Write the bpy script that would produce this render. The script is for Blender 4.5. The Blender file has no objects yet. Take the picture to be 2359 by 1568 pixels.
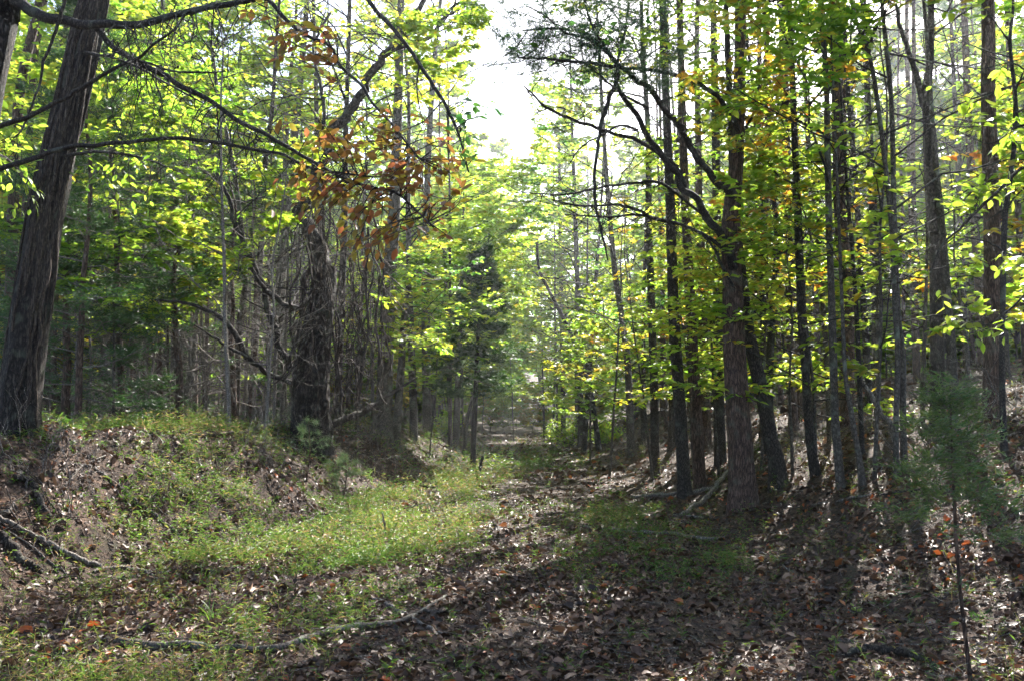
import bpy, math
import numpy as np
from mathutils import Vector

scene = bpy.context.scene
R = math.radians

# ------------------------------------------------------------------ camera
FOC, CX, CY, HORIZON = 2010.0, 1179.5, 784.0, 953.0       # in a 2359 x 1568 picture
PITCH = math.atan((HORIZON - CY) / FOC)
EYE = np.array([0.0, 0.0, 1.5])
cam_data = bpy.data.cameras.new('camera')
cam = bpy.data.objects.new('camera', cam_data)
scene.collection.objects.link(cam)
cam.location = EYE
cam.rotation_euler = (math.pi / 2 + PITCH, 0, 0)
cam_data.sensor_width = 36.0
cam_data.lens = 36.0 * FOC / (2 * CX)
cam_data.clip_start = 0.05
cam_data.clip_end = 2000
scene.camera = cam

# ------------------------------------------------------------------ sky and sun
SUN_AZ, SUN_EL = R(22), R(38)
SUN = np.array([math.sin(SUN_AZ) * math.cos(SUN_EL), math.cos(SUN_AZ) * math.cos(SUN_EL), math.sin(SUN_EL)])
world = bpy.data.worlds.new('World')
scene.world = world
world.use_nodes = True
wn = world.node_tree.nodes
sky = wn.new('ShaderNodeTexSky')
sky.sky_type = 'NISHITA'
sky.sun_disc = False
sky.sun_elevation = SUN_EL
sky.sun_rotation = SUN_AZ
sky.air_density = 1.0
sky.dust_density = 1.5
world.node_tree.links.new(sky.outputs[0], wn['Background'].inputs[0])
wn['Background'].inputs[1].default_value = 0.085
sun_data = bpy.data.lights.new('sun', 'SUN')
sun_data.energy = 5.0
sun_data.angle = R(0.53)
sun_data.color = (1.0, 0.955, 0.89)
sun = bpy.data.objects.new('sun', sun_data)
sun.rotation_euler = Vector(-SUN).to_track_quat('-Z', 'Y').to_euler()
scene.collection.objects.link(sun)
scene.view_settings.view_transform = 'Standard'
scene.view_settings.look = 'None'
scene.view_settings.gamma = 1.0
scene.view_settings.exposure = 2.35
scene.cycles.max_bounces = 8
scene.cycles.diffuse_bounces = 4
scene.cycles.transmission_bounces = 4
scene.cycles.transparent_max_bounces = 8
scene.cycles.use_denoising = True
scene.cycles.sample_clamp_indirect = 6.0
scene.cycles.volume_bounces = 0
HAZE = 0.0010
scene.cycles.use_adaptive_sampling = True
scene.cycles.adaptive_threshold = 0.04
scene.cycles.adaptive_min_samples = 16

# ------------------------------------------------------------------ numeric helpers
def rngs(k):
    return np.random.default_rng(k)

def norm(v):
    return v / np.maximum(np.linalg.norm(v, axis=-1, keepdims=True), 1e-9)

_T2 = np.random.default_rng(4242).random((256, 256))
_T3 = np.random.default_rng(4243).random((64, 64, 64))

def vnoise(x, y, z=0.0, seed=0):
    x, y = np.asarray(x, float), np.asarray(y, float)
    if np.ndim(z) == 0:
        o, q = (seed * 37 + 11) % 256, (seed * 91 + int(z * 13)) % 256
        i, j = np.floor(x), np.floor(y)
        u, v = x - i, y - j
        u, v = u * u * (3 - 2 * u), v * v * (3 - 2 * v)
        a = (i.astype(np.int64) + o) & 255; b = (j.astype(np.int64) + q) & 255
        a1, b1 = (a + 1) & 255, (b + 1) & 255
        return (_T2[a, b] * (1 - u) + _T2[a1, b] * u) * (1 - v) + (_T2[a, b1] * (1 - u) + _T2[a1, b1] * u) * v
    x, y, z = np.broadcast_arrays(x, y, np.asarray(z, float))
    i, j, k = np.floor(x), np.floor(y), np.floor(z)
    u, v, w = x - i, y - j, z - k
    u, v, w = u * u * (3 - 2 * u), v * v * (3 - 2 * v), w * w * (3 - 2 * w)
    a, b, c = (i.astype(np.int64) + seed * 37) & 63, (j.astype(np.int64) + seed * 17) & 63, (k.astype(np.int64) + seed * 5) & 63
    a1, b1, c1 = (a + 1) & 63, (b + 1) & 63, (c + 1) & 63
    lo = (_T3[a, b, c] * (1 - u) + _T3[a1, b, c] * u) * (1 - v) + (_T3[a, b1, c] * (1 - u) + _T3[a1, b1, c] * u) * v
    hi = (_T3[a, b, c1] * (1 - u) + _T3[a1, b, c1] * u) * (1 - v) + (_T3[a, b1, c1] * (1 - u) + _T3[a1, b1, c1] * u) * v
    return lo * (1 - w) + hi * w

def fbm(x, y, z=0.0, seed=0, oct=3):
    r, a, t = 0, 1.0, 0
    for o in range(oct):
        r = r + a * (vnoise(np.asarray(x) * 2 ** o, np.asarray(y) * 2 ** o, np.asarray(z) * 2 ** o, seed + o) - 0.5)
        t += a
        a *= 0.5
    return r / t * 2

def sstep(a, b, x):
    t = np.clip((np.asarray(x, float) - a) / (b - a), 0, 1)
    return t * t * (3 - 2 * t)

def spline(pts, n):
    """Catmull-Rom through pts, n samples"""
    pts = np.asarray(pts, float)
    if len(pts) == 2:
        t = np.linspace(0, 1, n)[:, None]
        return pts[0] * (1 - t) + pts[1] * t
    p = np.vstack([2 * pts[0] - pts[1], pts, 2 * pts[-1] - pts[-2]])
    seg = np.concatenate([[0], np.cumsum(np.linalg.norm(np.diff(pts[:, :3], axis=0), axis=1))])
    s = np.linspace(0, seg[-1], n)
    i = np.clip(np.searchsorted(seg, s, side='right') - 1, 0, len(pts) - 2)
    t = ((s - seg[i]) / np.maximum(seg[i + 1] - seg[i], 1e-9))[:, None]
    a, b, c, d = p[i], p[i + 1], p[i + 2], p[i + 3]
    return 0.5 * (2 * b + (c - a) * t + (2 * a - 5 * b + 4 * c - d) * t ** 2 + (3 * b - a - 3 * c + d) * t ** 3)

# ------------------------------------------------------------------ picture <-> place
FWD = np.array([0, math.cos(PITCH), math.sin(PITCH)])
UPV = np.array([0, -math.sin(PITCH), math.cos(PITCH)])

def ray(px, py):
    return FWD + np.array([1.0, 0, 0]) * ((px - CX) / FOC) - UPV * ((py - CY) / FOC)

def at(px, py, depth):
    d = ray(px, py)
    return EYE + d * (depth / d[1])

def project(p):
    q = np.asarray(p) - EYE
    z = np.maximum(q @ FWD, 1e-3)
    return CX + FOC * q[..., 0] / z, CY - FOC * (q @ UPV) / z

# ------------------------------------------------------------------ the lie of the land
def smooth_interp(x, xs, ys):
    r = 0
    for o, w in ((-1.0, .25), (0, .5), (1.0, .25)):
        r = r + w * np.interp(np.asarray(x, float) + o * 0.35, xs, ys)
    return r

def left_foot(y):
    return smooth_interp(y, [0, 6, 8, 14, 18, 24, 40, 60, 100], [-3.6, -3.45, -3.2, -2.3, -1.75, -1.6, -1.5, -1.6, -4])

def right_foot(y):
    return smooth_interp(y, [0, 8, 13, 20, 30, 45, 60, 100], [2.5, 2.7, 2.45, 2.2, 2.3, 2.5, 3.2, 6])

def land(x, y):
    x, y = np.asarray(x, float), np.asarray(y, float)
    n1 = fbm(x * 0.35, y * 0.35, 0, 3, 3)
    n2 = fbm(x * 1.6, y * 1.6, 0, 9, 3)
    dl = left_foot(y) + 0.35 * fbm(y * 0.5, x * 0.0 + 4.2, 0, 21, 2) - x
    hl = smooth_interp(y, [0, 10, 14, 20, 30, 45, 62, 100], [1.28, 1.28, 1.1, 1.15, 0.85, 0.6, 0.4, 0.6])
    zl = hl * sstep(-.15, 1.75, dl) + 0.035 * np.maximum(dl - 1.1, 0) * sstep(0, 8, dl)
    dr = x - right_foot(y) + 0.3 * fbm(y * 0.5, x * 0.0 + 9.1, 0, 31, 2)
    zr = smooth_interp(dr, [-0.2, 0.6, 1.5, 4, 8, 14, 40, 400], [0, .13, .5, 1.4, 2.4, 3.2, 4.2, 6])
    zr = zr * np.interp(y, [0, 25, 45, 70], [1, 1, .8, .55])
    bed = 0.10 * sstep(0.2, -2.6, x) * sstep(2, 8, y)            # grassy shoulder beside the wheel track
    dip = -0.05 * np.exp(-((x - 1.0) / 0.9) ** 2)
    rough = 0.04 * n1 + 0.02 * n2 + (0.17 * n2 + 0.12 * n1) * (sstep(0, .6, dl) + 0.5 * sstep(0, .6, dr))
    far = np.interp(y, [-50, 40, 70, 110, 170, 400], [0, 0, .3, 3.0, 12, 34])
    return zl + zr + bed + dip + rough + far

def land_normal(x, y):
    e = 0.05
    gx = (land(x + e, y) - land(x - e, y)) / (2 * e)
    gy = (land(x, y + e) - land(x, y - e)) / (2 * e)
    return norm(np.stack([-gx, -gy, np.ones_like(gx)], -1))

def hit(px, py):
    d = ray(px, py)
    ys = np.arange(2.0, 160, 0.02)
    p = EYE + d[None] * (ys / d[1])[:, None]
    below = p[:, 2] < land(p[:, 0], p[:, 1])
    k = int(np.argmax(below)) if below.any() else len(ys) - 1
    return p[k]

# sun-lit patches on the ground, as gaps left in the canopy along the sun's direction: x, y, half-sizes in metres, filled from picture marks
LIT_MARKS = [(820, 1235, 330, 62), (1030, 1150, 130, 45), (560, 1265, 130, 55), (330, 985, 200, 32), (560, 1140, 90, 40), (265, 1140, 60, 45),
             (1090, 1075, 90, 26), (985, 1030, 50, 30), (1240, 1165, 70, 13), (1290, 1300, 90, 22), (1330, 1450, 180, 45), (1220, 1022, 110, 9),
             (2050, 1130, 130, 50), (2270, 1300, 100, 200), (2330, 1130, 70, 100), (2180, 1230, 60, 60), (2000, 1350, 55, 55), (1960, 1465, 70, 50), (2080, 960, 60, 40),
             (2330, 930, 60, 45), (1860, 1105, 60, 22), (1430, 1120, 60, 14), (1690, 1500, 60, 20), (660, 1445, 160, 16)]

_gx, _gy = np.arange(-60, 60.1, .25), np.arange(-30, 140.1, .25)
_GL = land(*np.meshgrid(_gx, _gy))
def land_fast(x, y):
    i = np.clip((x + 60) / .25, 0, len(_gx) - 1).astype(int); j = np.clip((y + 30) / .25, 0, len(_gy) - 1).astype(int)
    return _GL[j, i]

# leafy masses that the sun reaches: picture mark, distance, radius
LIT_VOLUMES = [(at(*m[:2], m[2]), m[3], m[4]) for m in [(620, 230, 16, 3.6, 0.85), (880, 250, 17, 3.2, 0.85), (380, 330, 13, 2.6, 0.80), (330, 250, 8.2, 1.0, 0.90), (50, 380, 7.5, .8, 0.92), (880, 420, 5.5, .8, 0.74), (1950, 480, 14, 3.2, 0.76), (2250, 450, 8.0, 1.1, 0.92), (2270, 750, 8, .7, 0.92),
                                                              (1400, 520, 21, 3.2, 0.80), (1280, 700, 30, 3.2, 0.85), (1650, 450, 17, 2.6, 0.69), (2150, 700, 13, 2.0, 0.80), (1250, 450, 45, 5, 0.74), (380, 830, 14.5, 2.0, 0.92), (560, 840, 17, 1.6, 0.88), (760, 750, 14.6, 1.2, 0.75), (250, 700, 14, 1.8, 0.81), (1800, 380, 13.5, 2.5, .8), (2120, 280, 15, 2.5, .8), (1650, 250, 16, 2.5, .75), (2000, 700, 13, 2, .8), (1318, 1000, 40, 1.6, .9), (1200, 900, 62, 5, .8)]]

def lit_factor(p, flecks=True):
    """0 where a leaf may stay, 1 where it must go for the sun to pass"""
    p = np.asarray(p)
    z = np.full(len(p), 0.3)
    for _ in range(3):
        t = (p[:, 2] - z) / SUN[2]
        g = p - SUN[None] * t[:, None]
        z = land_fast(g[:, 0], g[:, 1])
    g[:, 2] = z
    px, py = project(g)
    f = np.zeros(len(p))
    for cx, cy, rx, ry in LIT_MARKS:
        e = 1 - ((px - cx) / rx) ** 2 - ((py - cy) / ry) ** 2
        f = np.maximum(f, sstep(-0.25, 0.35, e))
    f = np.where((g[:, 1] > 2.5) & (p[:, 2] - z > .8), f, 0)
    fleck = vnoise(g[:, 0] * 1.3, g[:, 1] * 0.8, 0, 77)
    f = np.where(g[:, 0] > 2, f, f * sstep(0.12, 0.42, vnoise(g[:, 0] * 2.3, g[:, 1] * 1.2, 0, 5) + 0.2))
    if flecks: f = np.maximum(f, sstep(0.64, 0.74, fleck) * (p[:, 1] < 34))
    for c, r, w in LIT_VOLUMES:
        q = p - c
        t = q @ SUN
        d = np.linalg.norm(q - t[:, None] * SUN, axis=1)
        f = np.maximum(f, w * (t > r * .8) * sstep(r * 1.1, r * .8, d))
    return f

# ------------------------------------------------------------------ scene helpers
COL = scene.collection

def tag(o, label=None, cat=None, group=None, kind=None):
    if label: o['label'] = label
    if cat: o['category'] = cat
    if group: o['group'] = group
    if kind: o['kind'] = kind
    return o

def thing(name, loc, label=None, cat=None, group=None):
    o = bpy.data.objects.new(name, None)
    o.empty_display_size = 0.2
    COL.objects.link(o)
    o.location = [float(v) for v in loc]
    return tag(o, label, cat, group)

def np_mesh(name, verts, faces, mat, tint=None, smooth=True):
    """faces: list of (n,k) integer arrays"""
    me = bpy.data.meshes.new(name)
    verts = np.asarray(verts, np.float32)
    me.vertices.add(len(verts))
    me.vertices.foreach_set('co', verts.ravel())
    faces = [np.asarray(f, np.int32) for f in faces if len(f)]
    lv = np.concatenate([f.ravel() for f in faces])
    sizes = np.concatenate([np.full(len(f), f.shape[1], np.int32) for f in faces])
    me.loops.add(len(lv))
    me.loops.foreach_set('vertex_index', lv)
    me.polygons.add(len(sizes))
    me.polygons.foreach_set('loop_start', np.concatenate([[0], np.cumsum(sizes)[:-1]]).astype(np.int32))
    me.polygons.foreach_set('use_smooth', np.full(len(sizes), smooth, bool))
    if tint is not None:
        at_ = me.attributes.new('tint', 'FLOAT', 'POINT')
        at_.data.foreach_set('value', np.asarray(tint, np.float32))
    me.update(calc_edges=True)
    me.materials.append(mat)
    return me

def obj(name, me, parent=None, loc=None):
    o = bpy.data.objects.new(name, me)
    COL.objects.link(o)
    if parent is not None: o.parent = parent
    if loc is not None: o.location = [float(v) for v in loc]
    return o

class Geo:
    """collects vertices and faces of one mesh"""
    def __init__(s):
        s.v, s.f, s.t, s.n = [], {}, [], 0
    def add(s, v, faces, tint=0.5):
        v = np.asarray(v, float).reshape(-1, 3)
        for f in faces:
            f = np.asarray(f)
            if len(f): s.f.setdefault(f.shape[1], []).append(f + s.n)
        s.v.append(v)
        s.t.append(np.broadcast_to(np.asarray(tint, float), (len(v),)))
        s.n += len(v)
    def mesh(s, name, mat, base=(0, 0, 0), smooth=True):
        if not s.n: return None
        return np_mesh(name, np.concatenate(s.v) - np.asarray(base), [np.concatenate(f) for f in s.f.values()], mat, np.concatenate(s.t), smooth)
    def build(s, name, mat, parent=None, base=(0, 0, 0), smooth=True):
        if not s.n: return None
        o = obj(name, s.mesh(name, mat, base, smooth), parent)
        if name in ('twigs', 'branches', 'stems', 'rootlets', 'foliage'): o['kind'] = 'stuff'
        return o

def tubes(g, pts, rad, sides=3, tint=0.5, cap=False):
    """a batch of tubes: pts (N,K,3), rad (N,K)"""
    pts = np.asarray(pts, float)
    if pts.ndim == 2: pts = pts[None]
    rad = np.asarray(rad, float)
    if rad.ndim == 1: rad = np.broadcast_to(rad, pts.shape[:2])
    N, K, _ = pts.shape
    if N == 0: return
    t = norm(np.gradient(pts, axis=1))
    m = np.abs(norm(pts[:, -1] - pts[:, 0]))
    ref = np.zeros((N, 3)); ref[np.arange(N), np.argmin(m, 1)] = 1
    u = norm(np.cross(t, ref[:, None]))
    w = np.cross(t, u)
    a = np.arange(sides) / sides * 2 * np.pi
    v = pts[:, :, None] + rad[:, :, None, None] * (np.cos(a)[None, None, :, None] * u[:, :, None] + np.sin(a)[None, None, :, None] * w[:, :, None])
    i = (np.arange(N) * K * sides)[:, None, None] + (np.arange(K - 1) * sides)[None, :, None]
    k = np.arange(sides)[None, None]
    k2 = (k + 1) % sides
    f = np.stack([i + k, i + k2, i + sides + k2, i + sides + k], -1).reshape(-1, 4)
    tn = np.broadcast_to(np.asarray(tint, float).reshape(-1, 1) if np.ndim(tint) else np.asarray(tint), (N, K * sides)).ravel()
    fs = [f]
    if cap:
        ends = np.concatenate([(np.arange(N) * K * sides)[:, None] + np.arange(sides)[::-1][None], ((np.arange(N) * K + K - 1) * sides)[:, None] + np.arange(sides)[None]])
        fs.append(ends)
    g.add(v.reshape(-1, 3), fs, tn)

def trunk_tube(g, pts, rad, sides, seed, ridge=0.05, flare=0.0, flare_h=0.5, lobes=5, tint=0.5):
    """one bark-ridged trunk; pts (K,3) from the ground up"""
    pts, rad = np.asarray(pts, float), np.asarray(rad, float).copy()
    K = len(pts)
    t = norm(np.gradient(pts, axis=0))
    u = norm(np.cross(t, np.array([0, 1.0, 0.001])))
    w = np.cross(t, u)
    a = np.arange(sides) / sides * 2 * np.pi
    s = np.concatenate([[0], np.cumsum(np.linalg.norm(np.diff(pts, axis=0), axis=1))])
    A, S = np.meshgrid(a, s)
    per = np.maximum(rad[:, None], 0.03)
    n = fbm(np.cos(A) * per * 16, np.sin(A) * per * 16, S * 2.4, seed, 3)
    big = fbm(np.cos(A) * 1.2, np.sin(A) * 1.2, S * 0.9, seed + 50, 2)
    fl = flare * np.exp(-S / flare_h) * (0.6 + 0.4 * np.cos(A * lobes + seed) + 0.5 * fbm(np.cos(A) * 2, np.sin(A) * 2, 0, seed + 80, 2))
    r = rad[:, None] * (1 + ridge * n + 0.10 * big + fl)
    v = pts[:, None] + r[..., None] * (np.cos(A)[..., None] * u[:, None] + np.sin(A)[..., None] * w[:, None])
    i = (np.arange(K - 1) * sides)[:, None]
    k = np.arange(sides)[None]
    k2 = (k + 1) % sides
    f = np.stack([i + k, i + k2, i + sides + k2, i + sides + k], -1).reshape(-1, 4)
    g.add(v.reshape(-1, 3), [f, np.arange((K - 1) * sides, K * sides)[None]], tint)

def leaves(g, pos, axis, nrm, length, width, tint, shape='oval', fold=0.18, droop=0.0):
    """flat folded leaf blades; pos, axis, nrm (N,3)"""
    N = len(pos)
    if not N: return
    axis = norm(axis)
    side = norm(np.cross(nrm, axis))
    up = np.cross(axis, side)
    L = np.broadcast_to(np.asarray(length, float), (N,))[:, None]
    W = np.broadcast_to(np.asarray(width, float), (N,))[:, None]
    tint = np.broadcast_to(np.asarray(tint, float), (N,))
    if shape == 'oval':
        prof = [(0, 0, 0), (.30, .46, fold), (.68, .36, fold * .7), (1, 0, -droop), (.68, -.36, fold * .7), (.30, -.46, fold)]
        v = np.stack([pos + axis * L * a + side * W * b + up * (W * c if abs(b) > 0 else L * c) for a, b, c in prof], 1)
        i = (np.arange(N) * 6)[:, None]
        g.add(v.reshape(-1, 3), [np.concatenate([i + np.array([[0, 3, 2, 1]]), i + np.array([[0, 5, 4, 3]])])], np.repeat(tint, 6))
    elif shape == 'rhomb':
        v = np.stack([pos, pos + axis * L * .45 + side * W * .5 + up * W * fold, pos + axis * L - up * L * droop, pos + axis * L * .45 - side * W * .5 + up * W * fold], 1)
        i = (np.arange(N) * 4)[:, None]
        g.add(v.reshape(-1, 3), [np.concatenate([i + np.array([[0, 2, 1]]), i + np.array([[0, 3, 2]])])], np.repeat(tint, 4))
    else:                                                          # 'sliver': one thin triangle
        v = np.stack([pos - side * W * .5, pos + side * W * .5, pos + axis * L], 1)
        g.add(v.reshape(-1, 3), [np.arange(N * 3).reshape(-1, 3)], np.repeat(tint, 3))

def unit(rng, n):
    return norm(rng.normal(size=(n, 3)))
# ------------------------------------------------------------------ materials
def new_mat(name):
    m = bpy.data.materials.new(name)
    m.use_nodes = True
    nt = m.node_tree
    for n in list(nt.nodes):
        if n.type != 'OUTPUT_MATERIAL': nt.nodes.remove(n)
    return m, nt, nt.nodes['Material Output']

def N_(nt, kind, **kw):
    n = nt.nodes.new(kind)
    for k, v in kw.items():
        if k.startswith('_'):
            n.inputs[int(k[1:])].default_value = v
        else:
            setattr(n, k, v)
    return n

def ramp(nt, fac, stops, interp='LINEAR'):
    r = nt.nodes.new('ShaderNodeValToRGB')
    r.color_ramp.interpolation = interp
    e = r.color_ramp.elements
    while len(e) < len(stops): e.new(0.5)
    for el, (p, c) in zip(e, stops):
        el.position = p
        el.color = (*c, 1) if len(c) == 3 else c
    nt.links.new(fac, r.inputs[0])
    return r.outputs[0]

def leaf_material(name, refl, trans, mix=0.5, rough=0.42, spec=0.35):
    m, nt, out = new_mat(name)
    a = N_(nt, 'ShaderNodeAttribute', attribute_name='tint')
    c1 = ramp(nt, a.outputs['Fac'], refl)
    c2 = ramp(nt, a.outputs['Fac'], trans)
    b = nt.nodes.new('ShaderNodeBsdfPrincipled')
    b.inputs['Roughness'].default_value = rough
    b.inputs['Specular IOR Level'].default_value = spec
    t = nt.nodes.new('ShaderNodeBsdfTranslucent')
    mx = nt.nodes.new('ShaderNodeMixShader')
    mx.inputs[0].default_value = mix
    nt.links.new(c1, b.inputs['Base Color'])
    nt.links.new(c2, t.inputs['Color'])
    nt.links.new(b.outputs[0], mx.inputs[1])
    nt.links.new(t.outputs[0], mx.inputs[2])
    nt.links.new(mx.outputs[0], out.inputs['Surface'])
    return m

def bark_material(name, dark, mid, light, scale=1.0, lichen=0.0, bump=0.6, stretch=0.22):
    m, nt, out = new_mat(name)
    tc = N_(nt, 'ShaderNodeTexCoord')
    mp = N_(nt, 'ShaderNodeMapping')
    mp.inputs['Scale'].default_value = (scale, scale, scale * stretch)
    nt.links.new(tc.outputs['Object'], mp.inputs[0])
    n1 = N_(nt, 'ShaderNodeTexNoise'); n1.inputs['Scale'].default_value = 34; n1.inputs['Detail'].default_value = 6; n1.inputs['Roughness'].default_value = .65
    vo = N_(nt, 'ShaderNodeTexVoronoi', feature='DISTANCE_TO_EDGE'); vo.inputs['Scale'].default_value = 30
    n2 = N_(nt, 'ShaderNodeTexNoise'); n2.inputs['Scale'].default_value = 5; n2.inputs['Detail'].default_value = 4
    nt.links.new(mp.outputs[0], n1.inputs['Vector'])
    dis = N_(nt, 'ShaderNodeVectorMath', operation='MULTIPLY_ADD')
    nt.links.new(n1.outputs['Color'], dis.inputs[0]); dis.inputs[1].default_value = (.09, .09, .05)
    nt.links.new(mp.outputs[0], dis.inputs[2])
    nt.links.new(dis.outputs[0], vo.inputs['Vector'])
    nt.links.new(tc.outputs['Object'], n2.inputs['Vector'])
    cr = N_(nt, 'ShaderNodeMapRange'); cr.inputs[1].default_value = 0; cr.inputs[2].default_value = .28
    nt.links.new(vo.outputs['Distance'], cr.inputs[0])
    mul = N_(nt, 'ShaderNodeMath', operation='MULTIPLY')
    nt.links.new(cr.outputs[0], mul.inputs[0]); nt.links.new(n1.outputs['Fac'], mul.inputs[1])
    col = ramp(nt, mul.outputs[0], [(0.02, dark), (.35, mid), (.72, light)])
    if lichen:
        lr = ramp(nt, n2.outputs['Fac'], [(.56, (0, 0, 0)), (.68, (1, 1, 1))])
        sc = N_(nt, 'ShaderNodeMath', operation='MULTIPLY', _1=lichen)
        nt.links.new(lr, sc.inputs[0])
        mix = N_(nt, 'ShaderNodeMix', data_type='RGBA')
        nt.links.new(sc.outputs[0], mix.inputs[0])
        nt.links.new(col, mix.inputs[6]); mix.inputs[7].default_value = (.20, .23, .17, 1)
        col = mix.outputs[2]
    b = nt.nodes.new('ShaderNodeBsdfPrincipled')
    b.inputs['Roughness'].default_value = .85
    b.inputs['Specular IOR Level'].default_value = .25
    bp = N_(nt, 'ShaderNodeBump'); bp.inputs['Strength'].default_value = bump; bp.inputs['Distance'].default_value = .02
    nt.links.new(mul.outputs[0], bp.inputs['Height'])
    nt.links.new(col, b.inputs['Base Color'])
    nt.links.new(bp.outputs[0], b.inputs['Normal'])
    nt.links.new(b.outputs[0], out.inputs['Surface'])
    return m

M = {}
M['bark_oak'] = bark_material('furrowed grey bark', (.02, .015, .012), (.075, .058, .046), (.16, .13, .105), 1.5, .3, 1.0, .3)
M['bark_old'] = bark_material('dark furrowed bark', (.008, .006, .005), (.034, .026, .021), (.085, .068, .056), 1.1, .25, 1.0, .3)
M['bark_pine'] = bark_material('red brown pine bark', (.03, .018, .013), (.12, .072, .052), (.22, .15, .115), 1.25, .25, .8, .16)
M['bark_grey'] = bark_material('smooth grey bark', (.035, .028, .022), (.10, .082, .066), (.17, .145, .12), .9, .55, .4, .5)
M['bark_dark'] = bark_material('dark limb bark', (.012, .010, .009), (.045, .036, .030), (.10, .082, .068), 1.6, .3, .5, .5)
M['dead_wood'] = bark_material('weathered dead wood', (.06, .05, .042), (.19, .16, .135), (.38, .34, .30), 1.6, .15, .5, .15)
M['twig'] = bark_material('grey twig bark', (.07, .058, .05), (.20, .17, .145), (.36, .32, .29), 2.0, 0, .2, .5)
M['vine'] = bark_material('stringy vine bark', (.018, .013, .010), (.065, .048, .037), (.15, .115, .092), 2.4, 0, .7, .12)

M['leaf_green'] = leaf_material('spring green leaf',
    [(0, (.025, .075, .012)), (.5, (.055, .12, .016)), (.85, (.11, .15, .018)), (1, (.20, .13, .015))],
    [(0, (.17, .38, .03)), (.5, (.42, .62, .05)), (.85, (.62, .68, .07)), (1, (.70, .52, .05))], .6)
M['leaf_deep'] = leaf_material('deep green leaf',
    [(0, (.02, .06, .018)), (.6, (.035, .09, .022)), (1, (.07, .12, .02))],
    [(0, (.08, .26, .05)), (.6, (.19, .43, .06)), (1, (.40, .55, .07))], .55)
M['leaf_yellow'] = leaf_material('yellowing leaf',
    [(0, (.07, .12, .016)), (.5, (.15, .15, .016)), (.8, (.26, .16, .016)), (1, (.22, .08, .015))],
    [(0, (.36, .52, .035)), (.5, (.60, .58, .04)), (.8, (.72, .46, .035)), (1, (.55, .20, .03))], .55)
M['leaf_orange'] = leaf_material('russet autumn leaf',
    [(0, (.09, .065, .016)), (.35, (.12, .055, .02)), (.7, (.13, .045, .022)), (1, (.22, .07, .03))],
    [(0, (.40, .36, .04)), (.3, (.42, .22, .05)), (.7, (.36, .14, .055)), (1, (.58, .18, .07))], .46)
M['cedar'] = leaf_material('cedar foliage', [(0, (.018, .045, .014)), (.6, (.035, .08, .022)), (1, (.10, .13, .04))],
    [(0, (.04, .10, .02)), (.6, (.08, .19, .03)), (1, (.22, .28, .06))], .35, .5, .5)
M['needle'] = leaf_material('pine needles', [(0, (.025, .06, .03)), (.6, (.05, .10, .04)), (1, (.12, .15, .06))],
    [(0, (.05, .12, .04)), (.6, (.10, .20, .06)), (1, (.24, .28, .08))], .3, .35, .6)
M['grass'] = leaf_material('stilt grass blade', [(0, (.035, .085, .016)), (.6, (.075, .13, .022)), (.9, (.17, .16, .04)), (1, (.26, .17, .07))],
    [(0, (.08, .20, .025)), (.6, (.18, .30, .04)), (.9, (.34, .32, .08)), (1, (.40, .27, .11))], .42, .45, .35)
M['litter'] = leaf_material('dead leaf', [(0, (.022, .013, .008)), (.3, (.088, .044, .025)), (.62, (.17, .09, .053)), (.88, (.30, .19, .125)), (.95, (.30, .10, .03)), (1, (.38, .085, .025))],
    [(0, (.02, .012, .008)), (.3, (.06, .035, .02)), (.62, (.12, .075, .045)), (.88, (.2, .14, .09)), (.95, (.34, .11, .03)), (1, (.40, .08, .02))], .22, .52, .36)
M['web'], nt, out = new_mat('spider silk')
tr = nt.nodes.new('ShaderNodeBsdfTransparent'); df = nt.nodes.new('ShaderNodeBsdfTranslucent'); df.inputs[0].default_value = (.8, .8, .85, 1)
mx = nt.nodes.new('ShaderNodeMixShader'); tcw = N_(nt, 'ShaderNodeTexCoord'); nw = N_(nt, 'ShaderNodeTexNoise'); nw.inputs['Scale'].default_value = 22; nw.inputs['Detail'].default_value = 5
nt.links.new(tcw.outputs['Object'], nw.inputs['Vector'])
nt.links.new(ramp(nt, nw.outputs['Fac'], [(.42, (0, 0, 0)), (.75, (.5, .5, .5))]), mx.inputs[0])
nt.links.new(tr.outputs[0], mx.inputs[1]); nt.links.new(df.outputs[0], mx.inputs[2]); nt.links.new(mx.outputs[0], out.inputs['Surface'])

m, nt, out = new_mat('forest floor')
M['ground'] = m
tc = N_(nt, 'ShaderNodeTexCoord')
na = N_(nt, 'ShaderNodeTexNoise'); na.inputs['Scale'].default_value = .9; na.inputs['Detail'].default_value = 8; na.inputs['Roughness'].default_value = .7
nb = N_(nt, 'ShaderNodeTexNoise'); nb.inputs['Scale'].default_value = 24; nb.inputs['Detail'].default_value = 5; nb.inputs['Roughness'].default_value = .75
vo = N_(nt, 'ShaderNodeTexVoronoi'); vo.inputs['Scale'].default_value = 17
for x in (na, nb, vo): nt.links.new(tc.outputs['Object'], x.inputs['Vector'])
c1 = ramp(nt, nb.outputs['Fac'], [(.28, (.016, .011, .008)), (.5, (.055, .037, .027)), (.72, (.13, .092, .068))])
c2 = ramp(nt, vo.outputs['Color'], [(.1, (.35, .30, .28)), (.6, (1, .9, .8)), (.95, (1.6, 1.35, 1.2))])
mm = N_(nt, 'ShaderNodeMix', data_type='RGBA', blend_type='MULTIPLY'); mm.inputs[0].default_value = .8
nt.links.new(c1, mm.inputs[6]); nt.links.new(c2, mm.inputs[7])
moss = ramp(nt, na.outputs['Fac'], [(.54, (0, 0, 0)), (.66, (1, 1, 1))])
ms = N_(nt, 'ShaderNodeMath', operation='MULTIPLY', _1=.35); nt.links.new(moss, ms.inputs[0])
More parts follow.
